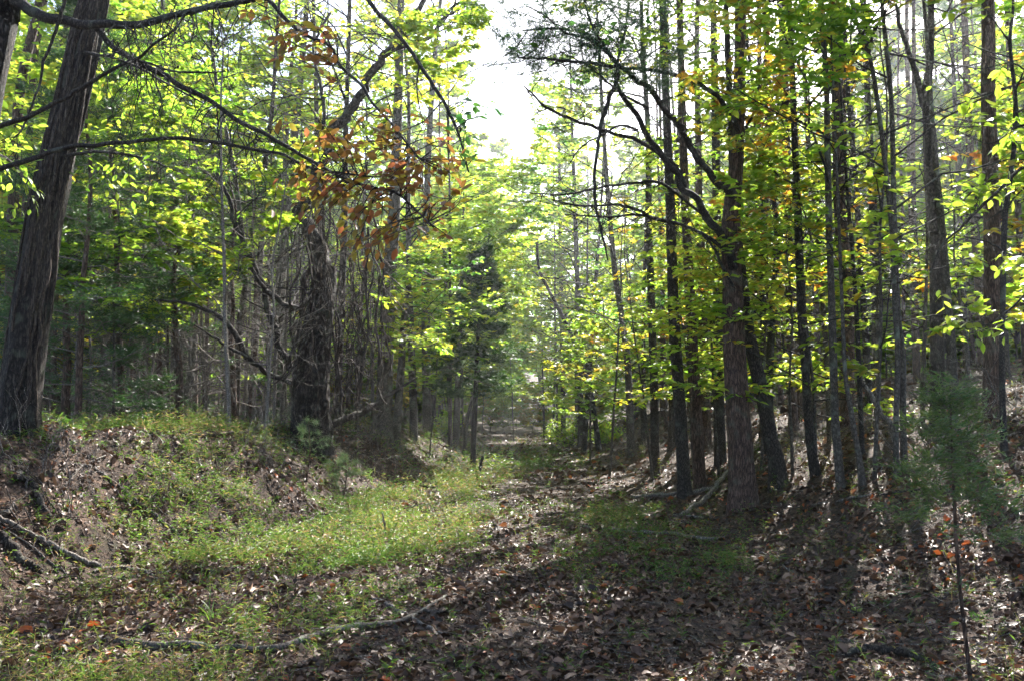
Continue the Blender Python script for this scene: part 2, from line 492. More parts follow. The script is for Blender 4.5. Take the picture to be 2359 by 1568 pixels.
m2 = N_(nt, 'ShaderNodeMix', data_type='RGBA'); nt.links.new(ms.outputs[0], m2.inputs[0]); nt.links.new(mm.outputs[2], m2.inputs[6]); m2.inputs[7].default_value = (.035, .05, .014, 1)
b = nt.nodes.new('ShaderNodeBsdfPrincipled'); b.inputs['Roughness'].default_value = .9; b.inputs['Specular IOR Level'].default_value = .2
bp = N_(nt, 'ShaderNodeBump'); bp.inputs['Strength'].default_value = .8; bp.inputs['Distance'].default_value = .04
nt.links.new(nb.outputs['Fac'], bp.inputs['Height']); nt.links.new(bp.outputs[0], b.inputs['Normal'])
nt.links.new(m2.outputs[2], b.inputs['Base Color']); nt.links.new(b.outputs[0], out.inputs['Surface'])

# ------------------------------------------------------------------ the ground, one sheet
def axis_samples(stops):
    r = [stops[0][0]]
    for (a, s0), (b, s1) in zip(stops[:-1], stops[1:]):
        while r[-1] < b:
            t = (r[-1] - a) / (b - a)
            r.append(r[-1] + s0 * (1 - t) + s1 * t)
    return np.array(r)

gx = axis_samples([(-500, 40), (-60, 3), (-14, .55), (-6, .16), (6, .16), (14, .5), (60, 3), (500, 40)])
gy = axis_samples([(-60, 6), (0, .6), (3, .14), (14, .22), (30, .6), (70, 1.6), (160, 6), (700, 40)])
GX, GY = np.meshgrid(gx, gy)
gv = np.stack([GX, GY, land(GX, GY)], -1).reshape(-1, 3)
nx, ny = len(gx), len(gy)
ii = (np.arange(ny - 1) * nx)[:, None] + np.arange(nx - 1)[None]
gf = np.stack([ii, ii + 1, ii + nx + 1, ii + nx], -1).reshape(-1, 4)
ground = tag(obj('ground', np_mesh('ground', gv, [gf], M['ground'])), 'sunken forest track between earth banks covered in dead leaves', kind='structure')
# ------------------------------------------------------------------ trees: growth
def branch_set(rng, start, direc, length, K, bend_up=0.0, wobble=0.06):
    """curved polylines (N,K,3)"""
    N = len(start)
    t = np.linspace(0, 1, K)[None, :, None]
    L = length[:, None, None]
    w = np.cumsum(rng.normal(size=(N, K, 3)) * wobble / math.sqrt(K), axis=1)
    w -= w[:, :1]
    p = start[:, None] + direc[:, None] * t * L + w * L
    p[:, :, 2] += (np.asarray(bend_up).reshape(-1, 1) * (t[..., 0] ** 2)) * length[:, None]
    return p

def pick(rng, poly, n, lo, hi):
    """n random points on each polyline -> positions (N*n,3), tangents, parameter"""
    N, K, _ = poly.shape
    s = (np.arange(n)[None] + rng.random((N, n))) / n * (hi - lo) + lo
    f = s * (K - 1)
    i = np.clip(f.astype(int), 0, K - 2)
    a = (f - i)[..., None]
    r = np.arange(N)[:, None]
    p = poly[r, i] * (1 - a) + poly[r, i + 1] * a
    d = norm(poly[r, i + 1] - poly[r, i])
    return p.reshape(-1, 3), d.reshape(-1, 3), s.ravel(), np.repeat(np.arange(N), n)

def side_dirs(rng, d, lo, hi, flat):
    """directions that leave d sideways by lo..hi degrees, flattened towards the horizontal"""
    n = len(d)
    up = np.array([0, 0, 1.0])
    s = norm(np.cross(d, up) + 1e-6) * np.where(np.arange(n) % 2, 1, -1)[:, None]
    q = norm(s + unit(rng, n) * (1 - flat))
    a = np.radians(rng.uniform(lo, hi, n))[:, None]
    return norm(d * np.cos(a) + q * np.sin(a))

def grow(rng, trunk, rad, start=0.3, nb=16, lmax=3.0, el=(10, 45), n2=5, n3=4, nl=7, bend=0.1, prof='round', top=1.0, ref_len=None, azi=None, cull=True):
    """branches of three orders and the leaf stations on the finest ones"""
    K = len(trunk)
    s = np.sort(start + (top - start) * (np.arange(nb) + rng.random(nb)) / nb)
    f = s * (K - 1); i = np.clip(f.astype(int), 0, K - 2); a = (f - i)[:, None]
    p0 = trunk[i] * (1 - a) + trunk[i + 1] * a
    r0 = np.interp(s, np.linspace(0, 1, K), rad)
    az = np.arange(nb) * 2.39996 + rng.uniform(0, 6.28) + rng.normal(size=nb) * .4
    if azi is not None: az = azi[0] + (rng.random(nb) * 2 - 1) * azi[1]
    e = np.radians(rng.uniform(el[0], el[1], nb))
    d = np.stack([np.cos(az) * np.cos(e), np.sin(az) * np.cos(e), np.sin(e)], -1)
    u = (s - start) / max(top - start, 1e-6)
    if prof == 'round': L = lmax * (0.45 + 0.75 * np.sqrt(np.clip(1 - (u - .35) ** 2 / .5, 0.02, 1))) * (1 - .55 * u ** 3)
    elif prof == 'cone': L = lmax * (1.02 - .92 * u)
    else: L = lmax * np.ones(nb)
    L = L * rng.uniform(.7, 1.15, nb)
    P1 = branch_set(rng, p0, d, L, 6, bend, .10)
    R1 = np.clip(np.minimum(r0 * .5, .006 * L + .003), .003, None)[:, None] * np.linspace(1, .25, 6)[None]
    q, dq, sq, own = pick(rng, P1, n2, .22, 1.0)
    L2 = L[own] * (.52 - .28 * sq) * rng.uniform(.7, 1.2, len(q))
    P2 = branch_set(rng, q, side_dirs(rng, dq, 30, 65, .75), L2, 4, 0.05, .10)
    R2 = np.clip(R1[own, 0] * .4, .0022, .008)[:, None] * np.linspace(1, .35, 4)[None]
    q3, d3, s3, own3 = pick(rng, P2, n3, .25, 1.0)
    L3 = np.clip(L2[own3] * rng.uniform(.3, .55, len(q3)), .12, .8)
    P3 = branch_set(rng, q3, side_dirs(rng, d3, 20, 60, .7), L3, 3, -0.03, .10)
    R3 = np.full((len(P3), 3), .0019) * np.linspace(1, .4, 3)[None]
    if cull:                                                       # boughs left out so the sun reaches the chosen lit places
        f2 = lit_factor(P2[:, 2], False) * .85
        k2 = rng.random(len(P2)) > f2
        k3 = k2[own3] & (rng.random(len(P3)) > lit_factor(P3[:, 1], False) * .85)
        k1 = np.zeros(len(P1), bool); k1[own[k2]] = True
        P1, R1, P2, R2, P3, R3 = P1[k1], R1[k1], P2[k2], R2[k2], P3[k3], R3[k3]
    lp, ld, ls, _ = pick(rng, P3, nl, .1, 1.0)
    la = side_dirs(rng, ld, 35, 75, .7)
    return dict(P1=P1, R1=R1, P2=P2, R2=R2, P3=P3, R3=R3, lp=lp, la=la)

def put_branches(g, b, sides=(6, 4, 3), fine=True):
    tubes(g, b['P1'], b['R1'], sides[0])
    tubes(g, b['P2'] if fine else b['P2'][:, [0, 1, 3]], b['R2'] if fine else b['R2'][:, [0, 1, 3]], sides[1])
    if fine: tubes(g, b['P3'], b['R3'], sides[2])
    elif fine is not None: tubes(g, b['P3'][:, ::2], b['R3'][:, ::2] * 1.2, 3)

def corridor_clear(p):
    """the open strip of sky over the track"""
    y = p[:, 1]
    mid = np.interp(y, [0, 30, 70], [-.1, -.25, -.4]) - 0.02 * np.maximum(p[:, 2] - 8, 0)
    half = np.interp(y, [14, 26, 62, 75, 100], [.45, .95, 2.1, 2.4, 3.0])
    return (np.abs(p[:, 0] - mid) < half + .5 * fbm(p[:, 2] * .35, y * .2, 0, 61, 2)) & (p[:, 2] > np.interp(y, [14, 30, 62, 80, 95], [6.5, 10.6, 19, 25, 34])) & (y > 12)

def keep_leaves(rng, p, cull=True):
    k = np.ones(len(p), bool)
    if cull: k &= rng.random(len(p)) > lit_factor(p)
    k &= ~corridor_clear(p)
    px, py = project(p)                                           # high and off-view crowns thinned so that more sun gets in
    thin = np.where(p[:, 2] > 9, sstep(60, -250, py) * np.where((p[:, 1] < 24) & (p[:, 0] > -4) & (p[:, 0] < 7), .25, .72), 0)
    thin = np.maximum(thin, .5 * ((px < -350) | (px > 2710)))
    return k & (rng.random(len(p)) > thin)

def leaf_normals(rng, n, tilt=.45):
    return norm(np.array([0, 0, 1.0]) + rng.normal(size=(n, 3)) * tilt)

def put_leaves(g, rng, b, length, tint=(.5, .22), shape='rhomb', tilt=.45, ratio=.55, off=(0, 0, 0), cull=True, keep=1.0, hang=-.15):
    lp, la = b['lp'], b['la']
    k = keep_leaves(rng, lp + np.asarray(off), cull)
    if keep < 1: k &= rng.random(len(lp)) < keep
    lp, la = lp[k], la[k]
    n = len(lp)
    la = norm(la + np.array([0, 0, hang]))
    L = length * 1.22 * rng.uniform(.55, 1.25, n)
    t = np.clip(tint[0] + rng.normal(size=n) * tint[1] + .35 * fbm(lp[:, 0] * .8, lp[:, 1] * .8, lp[:, 2] * .8, 13, 2), 0, 1)
    leaves(g, lp, la, leaf_normals(rng, n, tilt), L, L * ratio, t, shape, .2, .08)

def cedar_sprays(g, rng, b, off=(0, 0, 0), n=9, size=.10, tint=(.45, .2), cull=False, vert=.25, wide=.16):
    lp, la = b['lp'], b['la']
    lp, la = np.repeat(lp, n, 0), np.repeat(la, n, 0)
    lp = lp + rng.normal(size=lp.shape) * size * .3
    k = ~corridor_clear(lp + np.asarray(off))
    lp, la = lp[k], la[k]
    d = norm(la * 1.3 + unit(rng, len(lp)) * .75 + np.array([0, 0, vert]))
    L = size * rng.uniform(.5, 1.2, len(lp))
    leaves(g, lp, d, unit(rng, len(lp)), L, L * wide, np.clip(tint[0] + rng.normal(size=len(lp)) * tint[1], 0, 1), 'sliver')

def needle_bursts(g, rng, b, n=14, size=.11, tint=(.5, .2), off=(0, 0, 0), cull=True, keep=1.0):
    lp, la = b['lp'], b['la']
    k = keep_leaves(rng, lp + np.asarray(off), cull)
    if keep < 1: k &= rng.random(len(lp)) < keep
    lp, la = np.repeat(lp[k], n, 0), np.repeat(la[k], n, 0)
    d = norm(la * .5 + unit(rng, len(lp)))
    L = size * rng.uniform(.7, 1.2, len(lp))
    leaves(g, lp, d, unit(rng, len(lp)), L, .05 * L, np.clip(tint[0] + rng.normal(size=len(lp)) * tint[1], 0, 1), 'sliver')

def px_path(rows, depth, ddepth=0.0):
    """rows of picture marks (x, y, width) -> points in the place at that distance, radii"""
    n = len(rows)
    pts, rad = [], []
    for k, r in enumerate(rows):
        dep = depth + ddepth * k / max(n - 1, 1)
        pts.append(at(r[0], r[1], dep))
        rad.append(r[2] * .5 * dep / FOC)
    return np.array(pts), np.array(rad)

def standing_trunk(rows, depth=None, H=None, top_r=None, ddepth=0.0, sink=.12):
    """trunk from marks listed base first; depth from where the base mark meets the ground unless given"""
    if depth is None:
        depth = hit(rows[0][0], rows[0][1])[1]
    pts, rad = px_path(rows, depth, ddepth)
    zb = float(land(pts[0, 0], pts[0, 1]))
    if pts[0, 2] - zb > .02 or pts[0, 2] < zb:
        pts[0, 2] = zb
    base = pts[0].copy()
    pts = np.vstack([pts[0] - [0, 0, sink], pts[1:]]) if len(pts) > 1 else pts
    if H:
        d = norm(pts[-1] - pts[-2])
        d = norm(d * .8 + np.array([0, 0, .4]))
        need = H + zb - pts[-1, 2]
        if need > .5:
            extra = [pts[-1] + d * need / max(d[2], .3) * t for t in (.5, 1.0)]
            r1 = top_r or rad[-1] * .25
            pts = np.vstack([pts, extra]); rad = np.concatenate([rad, [(rad[-1] + r1) * .55, r1]])
    return pts, rad, base

def resample(pts, rad, n):
    q = spline(np.hstack([pts, rad[:, None]]), n)
    return q[:, :3], np.maximum(q[:, 3], .003)

PIECE_MESH = {}
def piece_leaf_mesh(kind, mat, k):
    """a handful of single-leaf meshes shared by all separate leaves"""
    key = (kind, mat, k)
    if key not in PIECE_MESH:
        rng = rngs(900 + k * 7 + len(kind))
        g = Geo()
        w = .52 if kind != 'litter' else .55
        prof = [(0, .0), (.12, .2), (.32, .46), (.55, .48), (.78, .30), (1, 0)]
        curl = rng.uniform(.05, .3) if kind != 'litter' else rng.uniform(.25, .9)
        v, t = [], k / 7 * .9 + .05
        for x, hw in prof:
            z = -curl * .45 * (x - .4) ** 2
            f = (.16 if kind != 'litter' else rng.uniform(.1, .6)) * hw * w
            v += [(x, -hw * w, z + f), (x, 0, z), (x, hw * w, z + f + rng.normal() * .02)]
        fs = []
        for r in range(5):
            for c in range(2):
                i = r * 3 + c
                fs.append((i, i + 1, i + 4, i + 3))
        g.add(v, [np.array(fs)], t)
        PIECE_MESH[key] = g.mesh('leaf', M[mat])
    return PIECE_MESH[key]

from mathutils import Matrix
def leaf_piece(name, kind, mat, k, pos, axis, nrm, length, parent, base):
    o = bpy.data.objects.new(name, piece_leaf_mesh(kind, mat, k))
    COL.objects.link(o)
    a = norm(np.asarray(axis, float)); s = norm(np.cross(nrm, a)); u = np.cross(a, s)
    m = Matrix(((a[0] * length, s[0] * length, u[0] * length, pos[0] - base[0]), (a[1] * length, s[1] * length, u[1] * length, pos[1] - base[1]),
                (a[2] * length, s[2] * length, u[2] * length, pos[2] - base[2]), (0, 0, 0, 1)))
    o.parent = parent
    o.matrix_basis = m
    return o

def sprigs(rng, limbs, targets, root, base, mat, nleaf, leaf_len, tints, twig_mat='bark_dark', max_reach=2.5, arch=.12, piece=True, g=None, tilt=.4, hang=-.25, gtint=(.5, .2)):
    """fine twigs from the nearest point of a limb to each target, leaves set alternately along them (each leaf a piece of its own)"""
    allp = np.concatenate([spline(l, 60) for l in limbs])
    tg = Geo()
    cnt = 0
    pieces = []
    for tpt in targets:
        tpt = np.asarray(tpt)
        dist = np.linalg.norm(allp - tpt, axis=1)
        src = allp[np.argmin(dist + rng.random(len(allp)) * .12)]
        if np.linalg.norm(src - tpt) > max_reach: continue
        mid = (src + tpt) / 2 + np.array([0, 0, arch * np.linalg.norm(tpt - src)]) + rng.normal(size=3) * .04
        p = spline(np.array([src, mid, tpt]), 8)
        tubes(tg, p, np.linspace(.0045, .0016, 8), 4)
        n = nleaf if np.isscalar(nleaf) else rng.integers(nleaf[0], nleaf[1] + 1)
        for j in range(n):
            s = 1 - (j / max(n, 1)) * .75
            q = p[int(round(s * 7))]
            d = norm(p[min(int(round(s * 7)) + 1, 7)] - p[max(int(round(s * 7)) - 1, 0)])
            ax = side_dirs(rng, d[None], 35, 70, .75)[0] if j else d
            if j % 2: ax = norm(2 * d * np.dot(ax, d) - ax)
            ax = norm(ax + np.array([0, 0, hang]) + rng.normal(size=3) * .15)
            nr = leaf_normals(rng, 1, tilt)[0]
            L = leaf_len * rng.uniform(.65, 1.15)
            if piece:
                pieces.append(leaf_piece('leaf', 'leaf', mat, int(np.clip(rng.normal(tints[0], tints[1]), 0, 7)), q, ax, nr, L, root, base))
            else:
                leaves(g, q[None], ax[None], nr[None], L, L * .62, np.clip(gtint[0] + rng.normal() * gtint[1], 0, 1), 'oval', .2, .1)
            cnt += 1
    tw = tg.build('twigs', M[twig_mat], root, base)
    for o in pieces: o.parent = tw                                # thing > twigs > leaf
    return cnt

def ellipse_targets(rng, n, cx, cy, rx, ry, d0, d1):
    r = np.sqrt(rng.random(n)); a = rng.random(n) * 6.283
    return [at(cx + rx * q * math.cos(w), cy + ry * q * math.sin(w), rng.uniform(d0, d1)) for q, w in zip(r, a)]

def climbing(rng, pts, rad, s0, s1, ph, turns, r, lift=1.05, n=40, wob=.25):
    """a vine stem lying against a trunk between fractions s0..s1"""
    s = np.linspace(s0, s1, n)
    K = len(pts)
    c = np.stack([np.interp(s * (K - 1), np.arange(K), pts[:, i]) for i in range(3)], -1)
    rr = np.interp(s * (K - 1), np.arange(K), rad)
    t = norm(np.gradient(c, axis=0))
    u = norm(np.cross(t, np.array([0, 1.0, .001]))); w = np.cross(t, u)
    a = ph + turns * 6.283 * (s - s0) / max(s1 - s0, 1e-6) + wob * np.cumsum(rng.normal(size=n)) / math.sqrt(n) * 2
    return c + ((rr * lift + r * .6)[:, None]) * (np.cos(a)[:, None] * u + np.sin(a)[:, None] * w)
# ------------------------------------------------------------------ trees that stand out one by one
TREES_GROUP = {}
PLACED = []          # (x, y) of standing stems, for spacing

def tree_root(name, base, label, cat='tree', group=None):
    PLACED.append((base[0], base[1]))
    return thing(name, base, label, cat, group)

def make_trunk(root, base, pts, rad, mat, sides=20, n=60, seed=1, ridge=.06, flare=.3, flare_h=.3, lobes=5, name='trunk'):
    p, r = resample(pts, rad, n)
    g = Geo()
    trunk_tube(g, p, r, sides, seed, ridge, flare, flare_h, lobes)
    g.build(name, M[mat], root, base)
    return p, r

def limb_part(root, base, pts, rad, mat='bark_dark', sides=9, n=40, seed=1, name='limb'):
    p, r = resample(np.asarray(pts), np.asarray(rad), n)
    wob = np.stack([fbm(np.arange(n) * .35, seed + 3.3 * k, 0, seed, 2) for k in range(3)], -1) * r[:, None] * .9
    p = p + wob * np.minimum(np.arange(n) / 3, 1)[:, None]
    g = Geo()
    trunk_tube(g, p, r, sides, seed, .12, 0, 1, 5)
    g.build(name, M[mat], root, base)
    return p

def from_trunk(p, r, z):
    k = int(np.argmin(np.abs(p[:, 2] - z)))
    return p[k]

# --- leaning tree at the left edge whose limbs reach over the track with russet leaves
rng = rngs(11)
rows = [(-215, 1120, 130), (-150, 800, 115), (-85, 420, 105), (-42, 190, 100), (-8, 20, 96), (5, -60, 90)]
pts, rad, base = standing_trunk(rows, 6.3, 11, .05)
t0 = tree_root('russet_leaved_tree', base, 'leaning tree at the upper left corner with long dark limbs and russet leaves')
tp, trd = make_trunk(t0, base, pts, rad, 'bark_old', 26, 70, 5, .07, .4)
A = [(-8, 2, 30), (44, 8, 27), (84, 30, 25), (182, 54, 22), (236, 57, 21), (303, 59, 19), (370, 44, 17), (472, 20, 15), (573, 3, 13), (600, -3, 11),
     (619, 3, 10), (652, 37, 9.5), (689, 71, 9), (720, 89, 8.5), (763, 108, 8), (787, 155, 7), (834, 199, 7), (851, 232, 6), (902, 286, 5.5), (935, 327, 5), (969, 367, 4)]
B = [(219, 60, 15), (243, 94, 14), (280, 118, 13.5), (323, 145, 13), (381, 175, 13), (414, 199, 12), (462, 222, 12), (505, 246, 11.5), (553, 280, 11), (592, 301, 10.5),
     (632, 320, 10), (679, 350, 9), (726, 374, 8), (780, 404, 7.5), (821, 421, 7), (888, 438, 6), (922, 451, 5.5), (966, 492, 4.5), (1000, 525, 4)]
C_ = [(-70, 305, 15), (0, 290, 12), (67, 269, 11), (128, 236, 10), (168, 216, 9.5), (209, 189, 9), (269, 155, 8), (317, 135, 7.5), (357, 101, 6), (397, 71, 5), (440, 20, 4)]
D_ = [(-90, 402, 15), (0, 387, 12), (67, 370, 11.5), (135, 344, 11), (236, 333, 10), (303, 327, 9), (387, 318, 9), (472, 325, 8.5), (539, 337, 8), (603, 349, 8), (652, 357, 7), (720, 390, 6.5), (790, 400, 6), (860, 408, 4)]
E_ = [(317, 140, 6), (355, 150, 5.5), (400, 165, 5), (470, 168, 4.5), (520, 165, 3.5)]
F_ = [(160, -40, 9), (135, 50, 8), (105, 130, 7), (85, 210, 5.5), (55, 290, 4.5), (30, 320, 3)]
limbs0 = []
for k, (rws, d0, dd) in enumerate(((A, 6.3, -.9), (B, 6.22, -.8), (C_, 6.1, -.5), (D_, 6.1, -.6), (E_, 5.85, -.1), (F_, 6.0, .2))):
    lp, lr = px_path(rws, d0, dd)
    limbs0.append(limb_part(t0, base, lp, lr, 'bark_dark', 9, 70, 40 + k))
tg = []
for e, n in (((860, 330, 120, 45), 14), ((900, 400, 150, 55), 20), ((760, 440, 110, 50), 9), ((1010, 420, 60, 50), 7), ((860, 575, 90, 30), 9), ((985, 520, 60, 25), 4),
             ((700, 470, 50, 45), 5), ((690, 130, 75, 35), 8), ((655, 70, 45, 30), 5), ((545, 25, 30, 20), 2), ((1065, 385, 30, 30), 3), ((700, 300, 60, 40), 5)):
    tg += ellipse_targets(rng, n, *e, 5.15, 5.8)
sprigs(rng, [limbs0[0], limbs0[1], limbs0[3]], tg[::2], t0, base, 'leaf_orange', 6, .085, (2.3, 2.2), max_reach=1.6, hang=-.05, tilt=.6)
g = Geo()
tg2 = tg[1::2]
for e, n in (((870, 350, 200, 80), 12), ((820, 450, 180, 60), 9), ((850, 575, 90, 30), 4), ((690, 130, 90, 60), 4), ((740, 500, 120, 60), 6)):
    tg2 += ellipse_targets(rng, n, *e, 5.15, 5.9)
sprigs(rng, [limbs0[0], limbs0[1], limbs0[3]], tg2, t0, base, 'leaf_orange', (4, 6), .08, None, max_reach=1.7, piece=False, g=g, gtint=(.3, .3), hang=-.05, tilt=.6)
g.build('foliage', M['leaf_orange'], t0, base)
# bare hanging twigs under the upper limb
g = Geo()
for k in range(70):
    x = rng.uniform(240, 610)
    y0 = float(np.interp(x, [240, 303, 472, 573, 620], [57, 59, 20, 3, 20]))
    if rng.random() < .5: y0 = float(np.interp(x, [219, 381, 505, 632], [62, 175, 246, 320]))
    dep = rng.uniform(5.4, 6.2)
    n = 6
    ln = rng.uniform(50, 260)
    xs = x + np.cumsum(rng.normal(size=n) * 16); ys = y0 + np.linspace(0, ln, n)
    p = spline(np.array([at(a_, b_, dep + rng.normal() * .03) for a_, b_ in zip(xs, ys)]), 9)
    p[0] = at(x, y0, 5.9 if rng.random() < .5 else dep)
    tubes(g, p, np.linspace(.0045, .0014, 9), 4)
    for j in range(3):
        q = p[rng.integers(2, 8)]
        e = q + rng.normal(size=3) * [.14, .1, .12] - [0, 0, .08]
        tubes(g, spline(np.array([q, (q + e) / 2 + rng.normal(size=3) * .02, e]), 5), np.linspace(.002, .001, 5), 3)
g.build('twigs', M['bark_dark'], t0, base)
# high crown above the picture
b = grow(rng, tp, trd, .72, 10, 3.2, (5, 40), 5, 4, 6)
g = Geo(); put_branches(g, b, (6, 4, 3)); g.build('branches', M['bark_dark'], t0, base)
g = Geo(); put_leaves(g, rng, b, .10, (.5, .25)); tag(g.build('crown', M['leaf_orange'], t0, base), kind='stuff')

# --- big vine-laced oak at the left
rng = rngs(12)
rows = [(36, 1003, 100), (43, 940, 88), (64, 780, 82), (86, 620, 78), (110, 470, 74), (137, 350, 70), (163, 240, 67), (188, 130, 65), (205, 50, 64), (222, -20, 60), (270, -330, 62)]
pts, rad, base = standing_trunk(rows, 8.4, 15, .07)
t1 = tree_root('oak_tree', base, 'thick leaning oak trunk wrapped in vines on the left bank')
tp, trd = make_trunk(t1, base, pts, rad, 'bark_old', 64, 230, 21, .11, .14, .25, 6)
for k in range(18):
    s0 = rng.uniform(0, .12); s1 = rng.uniform(.35, .75)
    ph = rng.choice([2.6, 3.0, 2.9, .4, 1.2, 2.2, 1.8]) + rng.normal() * .2
    r = rng.uniform(.006, .022)
    p = climbing(rng, tp, trd, s0, s1, ph, rng.uniform(-.35, .35), r, 1.0, 60, .35)
    gv_ = Geo(); tubes(gv_, p, np.linspace(r, r * .55, 60), 7); gv_.build('climbing_vine', M['vine'], t1, base)
b = grow(rng, tp, trd, .62, 12, 4.5, (5, 40), 6, 4, 7)
g = Geo(); put_branches(g, b); g.build('branches', M['bark_dark'], t1, base)
g = Geo(); put_leaves(g, rng, b, .11, (.45, .2)); tag(g.build('crown', M['leaf_green'], t1, base), kind='stuff')
# long whip that hangs into the picture at top centre
F = [(842, -6, 11), (868, 27, 10.5), (895, 54, 10), (938, 104, 10), (966, 148, 9.5), (996, 192, 9), (1030, 249, 8), (1053, 296, 6.5), (1067, 344, 5), (1080, 397, 3.5)]
lp, lr = px_path(F, 6.6, -.4)
top = from_trunk(tp, trd, 7.2)
lp = np.vstack([top, (top + lp[0]) / 2 + np.array([0, 0, 1.0]), lp]); lr = np.concatenate([[.06, .04], lr])
w1 = limb_part(t1, base, lp, lr, 'bark_dark', 8, 90, 81)
F2 = [(1030, 249, 5), (1032, 290, 4), (1033, 360, 3), (1030, 400, 2)]
lp, lr = px_path(F2, 6.3, 0); w2 = limb_part(t1, base, lp, lr, 'bark_dark', 6, 24, 82)
F3 = [(966, 148, 5), (960, 195, 4), (965, 240, 3), (975, 290, 2)]
lp, lr = px_path(F3, 6.4, 0); w3 = limb_part(t1, base, lp, lr, 'bark_dark', 6, 24, 83)
tg = ellipse_targets(rng, 8, 1080, 275, 60, 50, 6.0, 6.5) + ellipse_targets(rng, 6, 1140, 270, 45, 40, 6.0, 6.5) + ellipse_targets(rng, 5, 1060, 350, 35, 40, 6.0, 6.5)
sprigs(rng, [w1[45:], w2, w3], tg, t1, base, 'leaf_deep', (2, 3), .085, (3, 1.5), max_reach=1.4)
# low leafy sprays beside the trunk
g = Geo()
lp, lr = px_path([(60, 420, 9), (30, 380, 7), (-10, 350, 5), (-60, 330, 4)], 8.2, -1.5)
s1_ = limb_part(t1, base, lp, lr, 'bark_dark', 6, 20, 84)
lp, lr = px_path([(150, 360, 9), (230, 350, 7), (330, 365, 5), (420, 400, 3)], 8.3, -.6)
s2_ = limb_part(t1, base, lp, lr, 'bark_dark', 6, 24, 85)
lp, lr = px_path([(190, 120, 9), (280, 140, 7), (380, 190, 5), (470, 240, 3)], 8.3, -.6)
s3_ = limb_part(t1, base, lp, lr, 'bark_dark', 6, 24, 86)
tg = ellipse_targets(rng, 26, 40, 330, 70, 90, 6.9, 8.0) + ellipse_targets(rng, 10, 40, 450, 60, 60, 7.0, 8.0)
tg2 = ellipse_targets(rng, 26, 300, 400, 120, 90, 7.6, 8.6) + ellipse_targets(rng, 22, 330, 200, 110, 110, 7.6, 8.6)
sprigs(rng, [s1_, s2_, s3_], tg, t1, base, 'leaf_green', 4, .085, (4.4, 1.2), max_reach=2.0)
sprigs(rng, [s1_, s2_, s3_], tg2, t1, base, 'leaf_green', (3, 4), .08, (3.8, 1.4), max_reach=2.0)

# --- vine-smothered tree in the middle of the left bank
rng = rngs(13)
rows = [(716, 1000, 98), (717, 930, 84), (722, 830, 76), (735, 740, 66), (747, 660, 58), (750, 615, 50)]
pts, rad, base = standing_trunk(rows, 15.0)
t3 = tree_root('vine_covered_tree', base, 'dark thick trunk smothered in hanging vines halfway along the left bank')
tp, trd = make_trunk(t3, base, pts, rad, 'bark_old', 40, 110, 31, .14, .2, .3, 7)
L1 = [(750, 640, 40), (742, 600, 40), (722, 555, 36), (704, 510, 32), (697, 480, 30), (722, 430, 27), (742, 380, 25), (765, 305, 24), (800, 268, 23), (835, 220, 21), (850, 175, 20), (893, 122, 18), (925, 75, 15), (950, 40, 13), (985, -20, 11), (1020, -120, 8)]
lp, lr = px_path(L1, 15.0, .6); la_ = limb_part(t3, base, lp, lr, 'bark_oak', 14, 110, 91)
L2 = [(893, 124, 12), (940, 102, 11), (985, 88, 10), (1005, 70, 9), (1025, 40, 8), (1045, 15, 7), (1075, 0, 6), (1120, -30, 4)]
lp, lr = px_path(L2, 15.5, .2); lb_ = limb_part(t3, base, lp, lr, 'bark_dark', 10, 60, 92)
L3 = [(700, 500, 18), (745, 470, 16), (770, 420, 13), (778, 330, 10), (740, 250, 9), (742, 180, 8), (730, 100, 6), (745, 30, 4)]
lp, lr = px_path([(697, 485, 14), (715, 430, 12), (745, 270, 9), (740, 200, 9), (722, 110, 7), (760, 30, 6)], 15.3, 1.0); lc_ = limb_part(t3, base, lp, lr, 'bark_dark', 9, 60, 93)
L4 = [(670, 850, 15), (640, 780, 14), (612, 690, 14), (598, 640, 14), (575, 590, 13), (553, 545, 12), (536, 500, 11), (530, 470, 10), (500, 400, 7)]
lp, lr = px_path(L4, 15.0, -1.2); ld_ = limb_part(t3, base, lp, lr, 'bark_dark', 10, 60, 94)
L5 = [(690, 712, 12), (655, 700, 12), (620, 675, 11), (590, 640, 9), (560, 570, 7)]
lp, lr = px_path(L5, 15.0, -1.0); le_ = limb_part(t3, base, lp, lr, 'bark_dark', 8, 40, 95)
L6 = [(670, 880, 13), (620, 860, 12), (593, 842, 12), (570, 822, 13), (553, 789, 13), (526, 751, 13), (492, 721, 11), (438, 701, 8), (400, 694, 6), (357, 692, 4)]
lp, lr = px_path(L6, 15.0, -2.2); lf_ = limb_part(t3, base, lp, lr, 'bark_dark', 9, 60, 96)
L7 = [(570, 822, 8), (530, 800, 7), (490, 775, 6), (468, 760, 5), (430, 740, 3)]
lp, lr = px_path(L7, 13.4, -.6); limb_part(t3, base, lp, lr, 'bark_dark', 7, 30, 97)
lp, lr = px_path([(962, 868, 3), (905, 903, 10), (860, 935, 13), (820, 955, 15), (770, 975, 17), (720, 985, 20)][::-1], 14.9, 1.5); limb_part(t3, base, lp, lr, 'bark_oak', 10, 40, 98)
lp, lr = px_path([(745, 625, 16), (720, 620, 14), (702, 640, 13), (694, 690, 11), (690, 760, 9), (660, 850, 7)], 14.8, -.3); limb_part(t3, base, lp, lr, 'vine', 8, 40, 99, 'vine')
